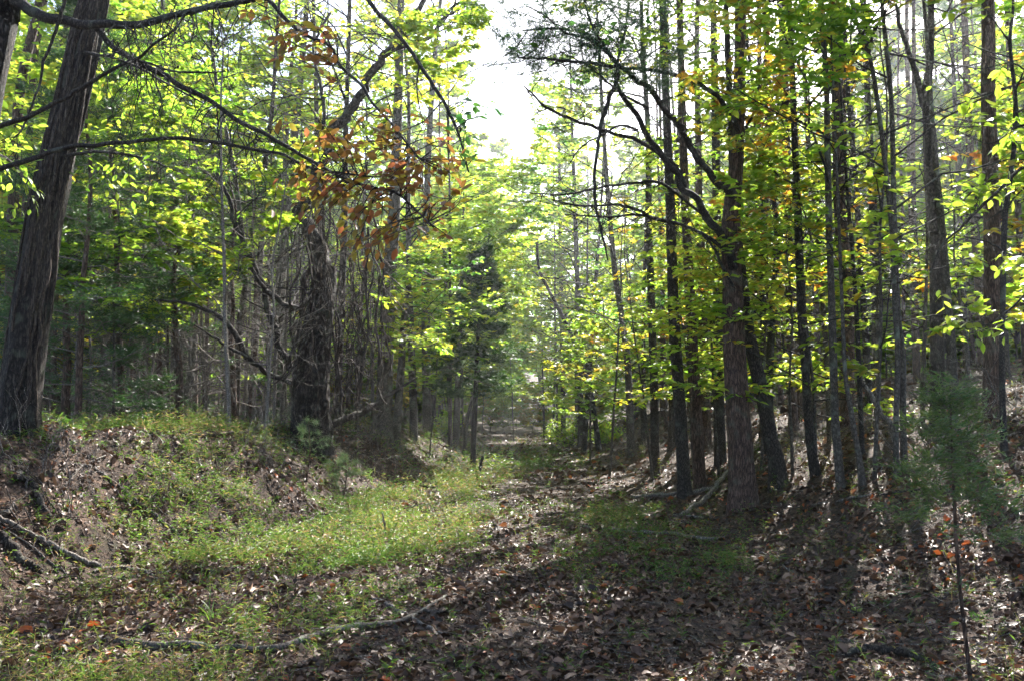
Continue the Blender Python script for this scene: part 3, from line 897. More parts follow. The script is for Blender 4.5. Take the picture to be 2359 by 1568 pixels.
# hanging vines, thick ones one by one, the fine tangle as one mass
for k in range(26):
    x = rng.uniform(690, 880) if k > 5 else rng.uniform(680, 760)
    y0, y1 = rng.uniform(440, 640), rng.uniform(820, 985)
    n = 9
    xs = x + np.cumsum(rng.normal(size=n) * 9); ys = np.linspace(y0, y1, n)
    dp = 14.6 + rng.uniform(-.5, .9)
    p = spline(np.array([at(a_, b_, dp + rng.normal() * .05) for a_, b_ in zip(xs, ys)]), 40)
    p[:, 2] = np.maximum(p[:, 2], land(p[:, 0], p[:, 1]) + .02)
    r = rng.uniform(.008, .026)
    gv_ = Geo(); tubes(gv_, p, np.full(40, r) * np.linspace(.8, 1, 40), 6); gv_.build('vine', M['vine'], t3, base)
g = Geo()
for k in range(300):
    x = rng.normal(742, 30) if k < 150 else rng.normal(812, 42); y0 = rng.uniform(420, 900)
    n = 6; ln = rng.uniform(40, 200)
    a0 = rng.normal(1.57, .8)
    xs = x + np.cumsum(np.cos(a0) * ln / n + rng.normal(size=n) * 12); ys = y0 + np.cumsum(np.sin(a0) * ln / n + rng.normal(size=n) * 9)
    dp = 14.6 + rng.uniform(-.9, 1.2)
    p = spline(np.array([at(a_, min(b_, 1000), dp + rng.normal() * .1) for a_, b_ in zip(xs, ys)]), 10)
    p[:, 2] = np.maximum(p[:, 2], land(p[:, 0], p[:, 1]) + .01)
    tubes(g, p, np.full(10, rng.uniform(.003, .012) * rng.random() + .003), 3)
tag(g.build('vine_tangle', M['vine'], t3, base), kind='stuff')
cg, bg = Geo(), Geo()
for lmb, s in ((la_[45:], 0), (lb_, 1), (lc_, 2), (ld_, 3), (le_, 4)):
    b = grow(rngs(130 + s), lmb, np.full(len(lmb), .05), .05, 16 if s < 3 else 9, 2.2 if s < 3 else 1.5, (-10, 40), 7, 6, 10, prof='flat')
    put_branches(bg, b, (5, 3, 3), False); put_leaves(cg, rngs(140 + s), b, .115, (.6, .2), tilt=.5)
bg.build('branches', M['bark_dark'], t3, base); tag(cg.build('crown', M['leaf_green'], t3, base), kind='stuff')

# --- table of further single trees: marks base first, distance, height, bark, kind of crown
def simple_tree(name, label, rows, depth=None, H=14, bark='bark_grey', crown=None, seed=1, sides=16, n=60, group=None, cat='tree', extra=None, ridge=.06, flare=.3, dd=0.0):
    rng = rngs(1000 + seed)
    pts, rad, base = standing_trunk(rows, depth, H, None, dd)
    root = tree_root(name, base, label, cat, group)
    p, r = make_trunk(root, base, pts, rad, bark, sides, n, seed, ridge, flare, .25)
    for k, (rws, d0, d1) in enumerate(extra or []):
        dep = base[1]
        lp, lr = px_path(rws, dep + d0, d1)
        limb_part(root, base, lp, lr, bark, 8, 40, seed * 10 + k)
    if crown:
        c = dict(start=.35, nb=14, lmax=2.2, n2=5, n3=4, nl=6, leaf=.10, mat='leaf_green', tint=(.5, .2), el=(5, 40), prof='round', style='leaf', keep=1.0, shape=None)
        c.update(crown)
        b = grow(rng, p, r, c['start'], c['nb'], c['lmax'], c['el'], c['n2'], c['n3'], c['nl'], prof=c['prof'], cull=c['style'] != 'cedar')
        g = Geo(); put_branches(g, b, (5, 3, 3), base[1] < 13); g.build('branches', M['twig' if c['style'] == 'bare' else 'bark_dark'], root, base)
        g = Geo()
        if c['style'] == 'leaf':
            put_leaves(g, rng, b, c['leaf'], c['tint'], c['shape'] or ('oval' if base[1] < 16 else 'rhomb'), keep=c['keep'])
        elif c['style'] == 'cedar':
            cedar_sprays(g, rng, b, n=9, size=c['leaf'], off=(500, 0, 0))
        elif c['style'] == 'needle':
            needle_bursts(g, rng, b, 7, .14, keep=c['keep'])
        o = g.build('crown', M[c['mat']], root, base)
        if o: tag(o, kind='stuff')
    return root, p, r, base

PINE_TOP = dict(start=.62, nb=22, lmax=2.6, n2=5, n3=4, nl=4, style='needle', mat='needle', el=(0, 35))
SPARSE = dict(start=.22, nb=20, lmax=2.4, n2=6, n3=5, nl=7, leaf=.10, tint=(.55, .2), el=(-5, 30))
simple_tree('pine_tree', 'pale pinkish pine trunk just left of the thick oak', [(18, 960, 26), (30, 500, 24), (44, 220, 22), (84, 40, 20), (92, 0, 20)], 15, 19, 'bark_pine', PINE_TOP, 41)
simple_tree('pine_tree', 'slender pine trunk between the pale pine and the thick oak', [(40, 950, 17), (58, 500, 16), (78, 150, 15), (97, 50, 15), (102, 0, 14)], 18, 19, 'bark_pine', PINE_TOP, 42)
simple_tree('pine_tree', 'slim pine trunk seen right against the oak near the top', [(105, 950, 19), (130, 400, 17), (143, 130, 16), (160, 40, 15), (164, 0, 15)], 20, 20, 'bark_pine', PINE_TOP, 43)
simple_tree('maple_tree', 'dark straight trunk rising right behind the vine covered tree', [(884, 992, 46), (886, 930, 38), (889, 800, 36), (897, 660, 34), (903, 560, 31), (908, 480, 28), (915, 300, 22)], 19.5, 15, 'bark_grey',
            dict(start=.28, nb=22, lmax=3.0, n2=7, n3=6, nl=10, leaf=.105, tint=(.5, .2)), 44, 22, 70)
simple_tree('maple_sapling', 'thin forked stem touching the straight dark trunk behind the vines', [(910, 985, 24), (918, 930, 18), (926, 820, 16), (932, 720, 14), (945, 650, 12), (962, 625, 11), (1000, 640, 8)], 19.8, None, 'bark_grey',
            dict(start=.5, nb=12, lmax=1.6, n2=4, n3=4, nl=6, leaf=.10, mat='leaf_deep', tint=(.6, .25)), 45)
simple_tree('maple_tree', 'tall green maple in the wood behind the russet leaves', [(640, 960, 26), (650, 600, 22), (680, 300, 18), (700, 100, 14)], 24, 15, 'bark_grey',
            dict(start=.2, nb=26, lmax=3.4, n2=7, n3=6, nl=10, leaf=.11, tint=(.6, .2)), 46)
simple_tree('elm_tree', 'bright green elm between the oak and the vine covered tree', [(545, 940, 16), (550, 760, 14), (565, 640, 12), (540, 400, 10), (500, 200, 8)], 17, 11, 'bark_grey',
            dict(start=.35, nb=24, lmax=2.8, n2=7, n3=6, nl=10, leaf=.095, tint=(.62, .2)), 47)
simple_tree('elm_tree', 'leafy green elm whose boughs fill the space behind the oak', [(400, 940, 18), (405, 700, 15), (400, 400, 12), (380, 150, 9)], 18.5, 12, 'bark_grey',
            dict(start=.42, nb=22, lmax=2.8, n2=7, n3=6, nl=10, leaf=.095, tint=(.5, .22)), 48)
simple_tree('maple_tree', 'light green maple leaning out beside the sky gap from the left', [(985, 960, 22), (980, 700, 18), (985, 400, 15), (1000, 150, 11), (1015, 0, 8)], 27, 18, 'bark_grey',
            dict(start=.25, nb=26, lmax=3.0, n2=7, n3=6, nl=10, leaf=.12, tint=(.62, .18)), 49)
# young cedar on the path edge
simple_tree('cedar_tree', 'dark young cedar with thin straight stem on the left path edge', [(1089, 1082, 13), (1093, 960, 12), (1100, 800, 9), (1106, 680, 6), (1110, 575, 3)], None, None, 'bark_dark',
            dict(start=.34, nb=60, lmax=1.3, n2=6, n3=4, nl=4, leaf=.13, style='cedar', mat='cedar', el=(-10, 25), prof='cone'), 50, 12, 50)
simple_tree('maple_sapling', 'short brown stem left of the young cedar', [(1050, 1035, 17), (1052, 960, 16), (1056, 860, 14), (1062, 700, 10)], None, 9, 'bark_grey', dict(start=.3, nb=16, lmax=1.6, n2=5, n3=4, nl=6, leaf=.11, tint=(.65, .25)), 51, 10, 40)
simple_tree('maple_sapling', 'bent thin stem right behind the young cedar', [(1068, 1030, 9), (1078, 960, 8), (1098, 880, 7), (1110, 800, 6), (1118, 700, 5)], 31, 8, 'bark_grey', dict(start=.3, nb=14, lmax=1.4, n2=5, n3=4, nl=6, leaf=.12, mat='leaf_yellow', tint=(.3, .2)), 52, 8, 40)
# right of the track, far to near
simple_tree('maple_tree', 'thin leaning maple with yellow green leaves arching over the far track', [(1380, 1035, 15), (1372, 970, 12), (1358, 890, 11), (1331, 808, 10), (1305, 748, 9), (1271, 681, 8), (1242, 620, 7), (1237, 552, 6)], None, None, 'bark_dark',
            dict(start=.25, nb=30, lmax=2.6, n2=7, n3=6, nl=10, leaf=.12, mat='leaf_yellow', tint=(.08, .14), el=(-10, 30), prof='flat'), 53, 10, 50)
simple_tree('maple_tree', 'grey trunk right of the thin leaning maple', [(1453, 985, 19), (1447, 856, 16), (1436, 755, 14), (1418, 640, 13), (1405, 500, 11), (1390, 300, 9)], 24, 15, 'bark_grey',
            dict(start=.22, nb=26, lmax=3.0, n2=7, n3=6, nl=10, leaf=.12, mat='leaf_green', tint=(.55, .2)), 54)
for lab_, rw_, dp_, H_, sd_ in (('dense light green maple closing the sky gap from the right', [(1338, 1010, 15), (1335, 800, 13), (1325, 500, 10), (1318, 300, 7)], 36, 18, 70), ('second light green maple behind the dense one at the right of the sky gap', [(1298, 1000, 12), (1295, 800, 10), (1290, 500, 8), (1288, 320, 5)], 48, 20, 71)):
    simple_tree('maple_tree', lab_, rw_, dp_, H_, 'bark_grey', dict(start=.28, nb=34, lmax=3.3, n2=7, n3=5, nl=10, leaf=.17, tint=(.55, .2)), sd_)
simple_tree('oak_tree', 'left one of the two dark trunks standing close together on the right bank', [(1577, 1095, 33), (1570, 1000, 28), (1560, 850, 26), (1552, 720, 25), (1545, 500, 23), (1535, 250, 20)], 14.5, 16, 'bark_oak',
            dict(start=.56, nb=18, lmax=2.8, n2=5, n3=4, nl=6, leaf=.10), 55, 24, 80)
simple_tree('oak_tree', 'right one of the two dark trunks standing close together on the right bank', [(1612, 1085, 31), (1606, 1000, 27), (1598, 850, 25), (1590, 700, 23), (1580, 500, 21), (1572, 250, 18)], 15.2, 16, 'bark_pine',
            dict(start=.56, nb=18, lmax=2.8, n2=5, n3=4, nl=6, leaf=.10, tint=(.6, .2)), 56, 24, 80)
simple_tree('oak_tree', 'dim trunk just behind the two close dark trunks', [(1660, 1060, 27), (1655, 900, 25), (1655, 700, 23), (1650, 400, 20)], 17.5, 15, 'bark_oak', dict(start=.45, nb=14, lmax=2.6, n2=5, n3=4, nl=6, leaf=.10, mat='leaf_deep', tint=(.6, .2)), 57, 18, 60)

# --- the main tree on the right bank with long bare limbs reaching over the track
rng = rngs(14)
rows = [(1712, 1118, 70), (1706, 1050, 58), (1697, 900, 53), (1690, 760, 50), (1686, 640, 47), (1683, 530, 43), (1690, 440, 37), (1699, 350, 31), (1703, 200, 28), (1706, 0, 25), (1710, -120, 21)]
pts, rad, base = standing_trunk(rows, 12.2, 17, .05)
t9 = tree_root('black_cherry_tree', base, 'largest trunk on the right bank with long bare limbs arching left overhead')
tp, trd = make_trunk(t9, base, pts, rad, 'bark_pine', 40, 150, 61, .10, .3, .3, 6)
LL = [
    ([(1690, 620, 24), (1675, 570, 22), (1652, 528, 20), (1618, 478, 18), (1581, 438, 17), (1547, 394, 16), (1524, 357, 15.5), (1493, 313, 15), (1466, 266, 14), (1436, 229, 12), (1422, 189, 10), (1422, 140, 8), (1440, 70, 6), (1450, 0, 5)], 12.1, -1.6),
    ([(1690, 450, 22), (1665, 430, 20), (1638, 401, 18), (1601, 354, 17), (1567, 303, 16), (1534, 253, 15.5), (1500, 212, 15), (1460, 182, 14.5), (1433, 158, 14), (1406, 128, 13), (1379, 98, 12), (1338, 74, 10), (1290, 68, 8), (1250, 67, 6.5), (1203, 71, 4)], 12.1, -2.0),
    ([(1585, 440, 11), (1550, 380, 11), (1517, 354, 10.5), (1466, 323, 10), (1406, 306, 9), (1360, 290, 8.5), (1318, 276, 8), (1261, 249, 7), (1230, 220, 5), (1207, 199, 3.5)], 11.7, -.8),
    ([(1700, 300, 14), (1660, 230, 12), (1600, 190, 11), (1540, 170, 9.5), (1480, 160, 8), (1430, 156, 7)], 12.1, -1.6),
    ([(1428, 155, 11), (1380, 148, 9), (1310, 142, 7.5), (1250, 136, 6), (1195, 134, 4)], 10.4, -.2),
    ([(1400, 125, 8), (1350, 90, 7), (1300, 75, 6), (1260, 40, 5), (1215, 15, 3.5)], 10.3, -.2),
    ([(1390, 108, 7), (1360, 50, 6), (1345, 0, 5), (1330, -50, 4)], 10.3, 0),
    ([(1424, 158, 12), (1412, 210, 11), (1395, 250, 11), (1383, 290, 10), (1376, 350, 9), (1370, 410, 8.5), (1369, 450, 8), (1378, 495, 7), (1388, 540, 6), (1400, 600, 4)], 10.4, .2),
    ([(1655, 530, 9), (1600, 478, 8), (1524, 424, 7.5), (1473, 421, 7), (1406, 428, 6), (1305, 448, 5), (1217, 445, 3)], 12.0, -.6),
    ([(1690, 590, 10), (1600, 530, 8.5), (1507, 502, 8), (1439, 475, 7), (1380, 474, 6), (1321, 472, 5), (1271, 461, 3)], 12.0, -.6),
    ([(1690, 660, 8), (1620, 545, 6), (1500, 500, 6), (1400, 500, 5), (1300, 495, 3)], 12.0, -.4),
    ([(1470, 300, 7), (1430, 290, 6), (1390, 310, 5), (1340, 340, 4), (1310, 380, 3)], 11, -.4),
    ([(1493, 250, 7), (1440, 220, 6), (1400, 190, 5), (1350, 150, 4), (1290, 120, 3)], 11, -.4),
    ([(1702, 330, 9), (1740, 250, 7), (1750, 180, 6), (1770, 100, 4)], 12.2, -.3),
]
lim9 = []
for k, (rws, d0, dd) in enumerate(LL):
    lp, lr = px_path(rws, d0, dd)
    lim9.append(limb_part(t9, base, lp, lr * .92, 'bark_dark', 9, 60, 200 + k))
g = Geo()
for lmb, nb, ln in ((lim9[1], 24, 1.0), (lim9[0][20:], 18, .9), (lim9[2], 22, .8), (lim9[4], 14, .7), (lim9[5], 14, .7), (lim9[8], 20, .8), (lim9[9], 20, .8), (lim9[6], 10, .6), (lim9[10], 14, .7)):
    b = grow(rng, lmb, np.full(len(lmb), .02), .2, nb, ln, (-50, 35), 4, 3, 1, prof='flat')
    put_branches(g, b, (4, 3, 3))
g.build('twigs', M['bark_dark'], t9, base)
cg = Geo()
for lmb, nb, kp in ((lim9[1][20:], 26, .8), (lim9[5], 16, .9), (lim9[6], 16, .9), (lim9[4], 14, .8), (lim9[12], 14, .8), (lim9[0][40:], 16, .8), (lim9[3], 14, .7)):
    b = grow(rng, lmb, np.full(len(lmb), .01), .25, nb, .9, (-30, 45), 4, 4, 2, prof='flat', cull=False)
    needle_bursts(cg, rng, b, 9, .12, (.45, .2), cull=False, keep=kp)
tag(cg.build('foliage', M['needle'], t9, base), kind='stuff')
tg = ellipse_targets(rng, 7, 1210, 100, 45, 35, 9.9, 10.5) + ellipse_targets(rng, 8, 1330, 50, 90, 40, 9.8, 10.6) + ellipse_targets(rng, 8, 1450, 60, 80, 50, 9.9, 10.6)
sprigs(rng, [lim9[4], lim9[5], lim9[6], lim9[1], lim9[0]], tg, t9, base, 'leaf_deep', (2, 3), .12, (4, 1.6), max_reach=2.2)
b = grow(rng, tp, trd, .74, 14, 3.0, (5, 40), 6, 4, 7)
g = Geo(); put_branches(g, b); g.build('branches', M['bark_dark'], t9, base)
g = Geo(); put_leaves(g, rng, b, .11, (.5, .2)); tag(g.build('crown', M['leaf_green'], t9, base), kind='stuff')

simple_tree('oak_tree', 'leaning grey trunk whose top leans against the largest right bank trunk', [(1796, 1142, 42), (1788, 1060, 36), (1774, 1000, 34), (1757, 910, 32), (1725, 770, 29), (1706, 620, 26), (1694, 520, 23), (1688, 400, 18)], 12.6, 9, 'bark_oak', dict(start=.85, nb=6, lmax=1.4, leaf=.10), 62, 26, 80, ridge=.1)
STAND = [
    ('oak_tree', 'medium dark trunk next right of the leaning grey trunk', [(1882, 1095, 24), (1866, 1007, 21), (1856, 856, 20), (1846, 721, 19), (1839, 519, 18), (1830, 300, 15)], None, 13, 'bark_oak', SPARSE),
    ('maple_tree', 'straight slim trunk with dark foot in the sunlit right slope leaves', [(1938, 1122, 21), (1930, 1040, 19), (1923, 940, 18), (1916, 700, 16), (1910, 519, 15), (1906, 337, 14), (1903, 168, 13), (1890, 0, 12)], None, 14, 'bark_grey', SPARSE),
    ('pine_tree', 'broader brown trunk just behind the straight slim trunk', [(1956, 1062, 36), (1950, 1000, 32), (1953, 788, 30), (1947, 620, 29), (1937, 519, 28), (1930, 300, 26), (1922, 0, 24)], 16, 18, 'bark_pine', PINE_TOP),
    ('maple_sapling', 'thin sapling bending left beside the sunlit slope', [(1990, 1120, 17), (1980, 1060, 14), (1974, 1025, 12), (1957, 924, 11), (1947, 856, 10), (1940, 700, 8)], None, 7, 'bark_grey', dict(SPARSE, nb=14, lmax=1.5, start=.35)),
    ('maple_tree', 'left stem of the two thin stems rising side by side on the right slope', [(2066, 1098, 14), (2064, 990, 13), (2068, 822, 12), (2061, 687, 12), (2054, 519, 11), (2034, 337, 11), (2017, 202, 10), (2000, 118, 9), (1963, 10, 8)], None, 13, 'bark_grey', SPARSE),
    ('maple_tree', 'right stem of the two thin stems rising side by side on the right slope', [(2086, 1090, 18), (2081, 1007, 15), (2079, 822, 14), (2068, 721, 14), (2060, 505, 12), (2056, 303, 11), (2048, 168, 11), (2031, 0, 9)], None, 13, 'bark_grey', SPARSE),
    ('sweetgum_tree', 'dark forked trunk standing behind the little cedar on the right', [(2160, 985, 36), (2160, 900, 31), (2158, 754, 29), (2155, 519, 28), (2150, 440, 27), (2145, 370, 26), (2135, 210, 22), (2142, 150, 17), (2145, 0, 15)], None, 15, 'bark_oak', dict(SPARSE, start=.4, nb=18)),
    ('maple_tree', 'thinner trunk touching the dark forked trunk on its right', [(2197, 985, 24), (2196, 957, 21), (2193, 820, 20), (2180, 650, 18), (2169, 519, 16), (2150, 300, 11)], None, 10, 'bark_grey', dict(SPARSE, start=.5, nb=10)),
    ('pine_tree', 'thick straight brown trunk near the right edge', [(2286, 968, 46), (2286, 900, 39), (2286, 754, 37), (2286, 519, 36), (2280, 337, 34), (2276, 168, 32), (2276, 0, 30)], None, 20, 'bark_pine', PINE_TOP),
    ('maple_sapling', 'thin dark stem right beside the thick straight brown trunk', [(2312, 1035, 15), (2309, 900, 13), (2309, 788, 12), (2314, 519, 12), (2324, 438, 11), (2341, 269, 10), (2327, 101, 8), (2335, 0, 6)], None, 9, 'bark_dark', dict(SPARSE, start=.3, nb=16, lmax=1.7)),
    ('maple_tree', 'dim brown trunk in the gap left of the two thin stems', [(2020, 1000, 22), (2018, 800, 20), (2012, 520, 18), (2000, 250, 15)], 19, 15, 'bark_grey', SPARSE),
    ('maple_tree', 'dim trunk between the leaning grey trunk and the medium dark trunk', [(1830, 1050, 22), (1822, 800, 19), (1815, 520, 17), (1810, 200, 14)], 18, 15, 'bark_pine', SPARSE),
    ('maple_sapling', 'slender upright stem left of the straight slim trunk', [(1912, 1030, 13), (1905, 850, 12), (1890, 620, 10), (1870, 400, 8)], 15, 9, 'bark_grey', dict(SPARSE, start=.3)),
    ('maple_tree', 'forking dark stem with yellowing leaves behind the largest right trunk', [(1770, 1040, 20), (1775, 800, 17), (1790, 560, 14), (1780, 450, 12), (1750, 300, 9)], 16.5, 11, 'bark_dark', dict(SPARSE, start=.35, nb=20, lmax=2.2, mat='leaf_yellow', tint=(.55, .25))),
    ('dogwood_tree', 'small tree with yellow and orange leaves behind the two thin stems', [(1985, 1010, 12), (1975, 760, 10), (1965, 600, 9), (1950, 420, 7)], 12.5, 5.6, 'bark_dark', dict(SPARSE, start=.5, nb=26, lmax=2.3, leaf=.12, mat='leaf_yellow', tint=(.72, .22), el=(-15, 20))),
]
for k, (nm, lab, rws, dep, H, bk, cr) in enumerate(STAND):
    ex = None
    if lab.startswith('dark forked'): ex = [([(2150, 380, 20), (2132, 250, 15), (2115, 190, 14), (2098, 130, 12), (2080, 80, 10), (2062, 10, 8)], 0, .3)]
    simple_tree(nm, lab, rws, dep, H, bk, cr, 300 + k, 16, 70, extra=ex)

# --- young beech at the right edge with large sunlit leaves
rng = rngs(15)
rows = [(2480, 1150, 16), (2440, 800, 13), (2410, 560, 11), (2400, 400, 9), (2395, 200, 7)]
pts, rad, base = standing_trunk(rows, 8.0, 6.5, .01)
tb = tree_root('beech_sapling', base, 'young beech with large bright leaves reaching in at the right edge')
tp, trd = make_trunk(tb, base, pts, rad, 'bark_grey', 12, 50, 63, .05)
lim = []
for k, (rws, d0, dd) in enumerate([([(2402, 420, 9), (2358, 377 + 10, 8), (2300, 440, 7), (2260, 478, 7), (2209, 528, 6), (2166, 570, 4), (2142, 637, 3)], 8, .2), ([(2410, 560, 7), (2340, 590, 5), (2280, 560, 4), (2220, 545, 2.5)], 8, .3),
                                    ([(2415, 620, 7), (2350, 690, 5), (2290, 740, 3.5), (2230, 760, 2.5)], 8, .3), ([(2398, 300, 7), (2350, 290, 5), (2280, 330, 3), (2200, 300, 2)], 8, .3), ([(2396, 180, 6), (2340, 150, 4), (2280, 130, 3)], 8, .2)]):
    lp, lr = px_path(rws, d0, dd); lim.append(limb_part(tb, base, lp, lr, 'bark_dark', 7, 40, 260 + k))
tg = ellipse_targets(rng, 9, 2330, 330, 60, 60, 7.6, 8.3) + ellipse_targets(rng, 11, 2260, 450, 100, 70, 7.6, 8.4) + ellipse_targets(rng, 8, 2330, 600, 50, 60, 7.6, 8.3) + ellipse_targets(rng, 12, 2270, 745, 110, 45, 7.7, 8.4) + ellipse_targets(rng, 6, 2290, 230, 70, 60, 7.7, 8.3)
sprigs(rng, lim, tg, tb, base, 'leaf_green', 6, .125, (4.8, 1.0), max_reach=2.0)

# --- little cedar in the right foreground
rng = rngs(16)
rows = [(2262, 1760, 11), (2240, 1600, 10), (2222, 1450, 8.5), (2207, 1300, 7.5), (2198, 1150, 6.5), (2193, 1038, 5), (2189, 890, 2.5)]
pts, rad, base = standing_trunk(rows, 3.75)
tc_ = tree_root('cedar_seedling', base, 'little green cedar on a thin bare stem in the right foreground')
tp, trd = make_trunk(tc_, base, pts, rad, 'bark_pine', 10, 60, 64, .05, .2)
b = grow(rng, tp, trd, .60, 30, .30, (-10, 45), 6, 3, 3, prof='cone', cull=False)
g = Geo(); tubes(g, b['P1'], b['R1'] * .45, 4); tubes(g, b['P2'], b['R2'] * .3, 3); tubes(g, b['P3'], b['R3'] * .4, 3); g.build('branches', M['twig'], tc_, base)
g = Geo(); b['lp'], b['la'] = b['lp'][::2], b['la'][::2]; cedar_sprays(g, rng, b, n=7, size=.036, tint=(.85, .2), wide=.22); tag(g.build('crown', M['cedar'], tc_, base), kind='stuff')
b = grow(rng, tp, trd, .30, 9, .42, (-5, 25), 4, 3, 1, prof='flat', top=.56, cull=False)
g = Geo(); tubes(g, b['P1'], b['R1'] * .4, 4); tubes(g, b['P2'], b['R2'] * .3, 3); g.build('twigs', M['twig'], tc_, base)
g = Geo(); b['lp'] = b['lp'][::2]; b['la'] = b['la'][::2]; cedar_sprays(g, rng, b, n=6, size=.035); tag(g.build('foliage', M['cedar'], tc_, base), kind='stuff')
# ------------------------------------------------------------------ the wood behind: mid distance, each stem a tree of its own
def auto_trunk(rng, x, y, H, r0, lean=.06, n=40, wob=.10):
    z = float(land(x, y))
    l = rng.normal(size=2) * lean
    s = np.linspace(0, 1, n)
    sd = int(rng.integers(1e6))
    p = np.stack([x + l[0] * H * s + wob * fbm(s * 4 + .01, 0 * s, 0, sd, 2) * s * 2, y + l[1] * H * s * .5, z - .1 + H * s], -1)
    r = r0 * (1 - .78 * s)
    return p, r, np.array([x, y, z])

LANDMARKS = [(45, 'thick leaning oak'), (400, 'leafy elm behind the oak'), (716, 'vine covered tree'), (885, 'dark straight trunk by the vines'), (1095, 'young cedar on the path edge'),
             (1375, 'thin leaning maple'), (1453, 'grey trunk by the leaning maple'), (1595, 'two close dark trunks'), (1710, 'largest right bank trunk'), (1882, 'medium dark trunk'),
             (1950, 'broader brown trunk'), (2075, 'two thin side by side stems'), (2170, 'dark forked trunk'), (2290, 'thick straight brown trunk')]

def where(x, y):
    px, _ = project(np.array([x, y, 1.5]))
    k = int(np.argmin([abs(px - q) for q, _ in LANDMARKS]))
    d = px - LANDMARKS[k][0]
    return LANDMARKS[k][1], ('well left of' if d < -90 else 'left of' if d < -22 else 'well right of' if d > 90 else 'right of' if d > 22 else 'behind'), px

def far_word(y):
    if y > 60: return 'remotest'
    return 'near' if y < 20 else 'mid-wood' if y < 30 else 'distant' if y < 45 else 'far off'

def free(x, y, dmin):
    for a, b in PLACED:
        if (a - x) ** 2 + (b - y) ** 2 < dmin * dmin: return False
    return True

GROUPS = {'pine': 'pines standing in the wood', 'tall': 'broadleaved trees standing in the wood', 'sapling': 'leafy saplings in the understorey', 'cedar': 'cedars in the shade of the left wood', 'bare': 'dead bare saplings in the wood'}
WORDS = {'pine': ('pine_tree', 'tree', 'pine with dead stubs'), 'tall': ('hardwood_tree', 'tree', 'broadleaved green tree'), 'sapling': ('hardwood_sapling', 'sapling', 'leafy sapling'),
         'cedar': ('cedar_tree', 'tree', 'dusky feathery cedar'), 'bare': ('dead_sapling', 'sapling', 'leafless grey sapling')}

def wood_tree(kind, x, y, seed, label=None, **kw):
    rng = rngs(5000 + seed)
    nm, cat, word = WORDS[kind]
    lm, rel, px = where(x, y)
    H = kw.get('H') or {'pine': rng.uniform(16, 21), 'tall': rng.uniform(12, 17), 'sapling': rng.uniform(4.5, 8.5), 'cedar': rng.uniform(5, 9), 'bare': rng.uniform(3.5, 7)}[kind]
    r0 = kw.get('r0') or {'pine': rng.uniform(.07, .13), 'tall': rng.uniform(.06, .12), 'sapling': rng.uniform(.02, .036), 'cedar': rng.uniform(.05, .09), 'bare': rng.uniform(.02, .045)}[kind]
    p, r, base = auto_trunk(rng, x, y, H, r0, .05 if kind in ('sapling', 'bare') else .025)
    size = 'thick' if r0 > .11 else 'slim' if r0 > .05 else 'thin'
    root = tree_root(nm, base, label or f'{far_word(y)} {size} {word} {rel} the {lm}', cat, GROUPS[kind])
    near = True if y < 14 else False if y < 24 else None
    g = Geo(); trunk_tube(g, p, r, 12 if y < 22 else 8, seed, .06, .25, .25)
    g.build('trunk', M[{'pine': 'bark_pine', 'tall': 'bark_grey' if seed % 2 else 'bark_oak', 'sapling': 'bark_grey', 'cedar': 'bark_pine', 'bare': 'twig'}[kind]], root, base)
    bg, cg = Geo(), Geo()
    if kind == 'pine':
        b = grow(rng, p, r, .6, 16, 2.4, (0, 35), 4, 4, 4)
        put_branches(bg, b, (4, 3, 3), None); needle_bursts(cg, rng, b, 6, .15, (.5, .2), keep=.9)
        d = grow(rng, p, r, .08, 12, .9, (-30, 25), 3, 2, 1, prof='flat', top=.55)
        put_branches(bg, d, (4, 3, 3)); mat = 'needle'
    elif kind == 'tall':
        b = grow(rng, p, r, kw.get('start', .22), 26, kw.get('lmax', 3.0), (0, 40), 7, 6, 10)
        put_branches(bg, b, (4, 3, 3), near); put_leaves(cg, rng, b, .18 if y > 30 else .15 if y > 22 else .125, (rng.uniform(.4, .68), .2), keep=.55 if 1530 < px and y < 30 else 1); mat = kw.get('mat', 'leaf_green')
    elif kind == 'sapling':
        b = grow(rng, p, r, .22, 22, kw.get('lmax', 1.9), (-5, 35), 6, 5, 9)
        put_branches(bg, b, (4, 3, 3), near); put_leaves(cg, rng, b, .12 if y < 22 else .14, (rng.uniform(.4, .7), .2), 'oval' if y < 15 else 'rhomb', tilt=.35, keep=.25 if 1600 < px < 1800 else .5 if 1530 < px else .85); mat = kw.get('mat', 'leaf_green')
    elif kind == 'cedar':
        b = grow(rng, p, r, kw.get('start', .12), 34, kw.get('lmax', 1.7), (-10, 25), 6, 4, 3, prof='cone')
        put_branches(bg, b, (4, 3, 3), False if y < 15 else None); cedar_sprays(cg, rng, b, n=7 if y < 16 else 4, size=.115); mat = 'cedar'
    else:
        b = grow(rng, p, r, .08, 18, 1.5, (-10, 55), 5, 3, 1, cull=False); put_branches(bg, b, (3, 3, 3), False); mat = 'twig'
    bg.build('branches', M['twig' if kind in ('bare', 'cedar', 'pine') else 'bark_dark'], root, base)
    o = cg.build('crown', M[mat], root, base)
    if o: tag(o, kind='stuff')
    return root

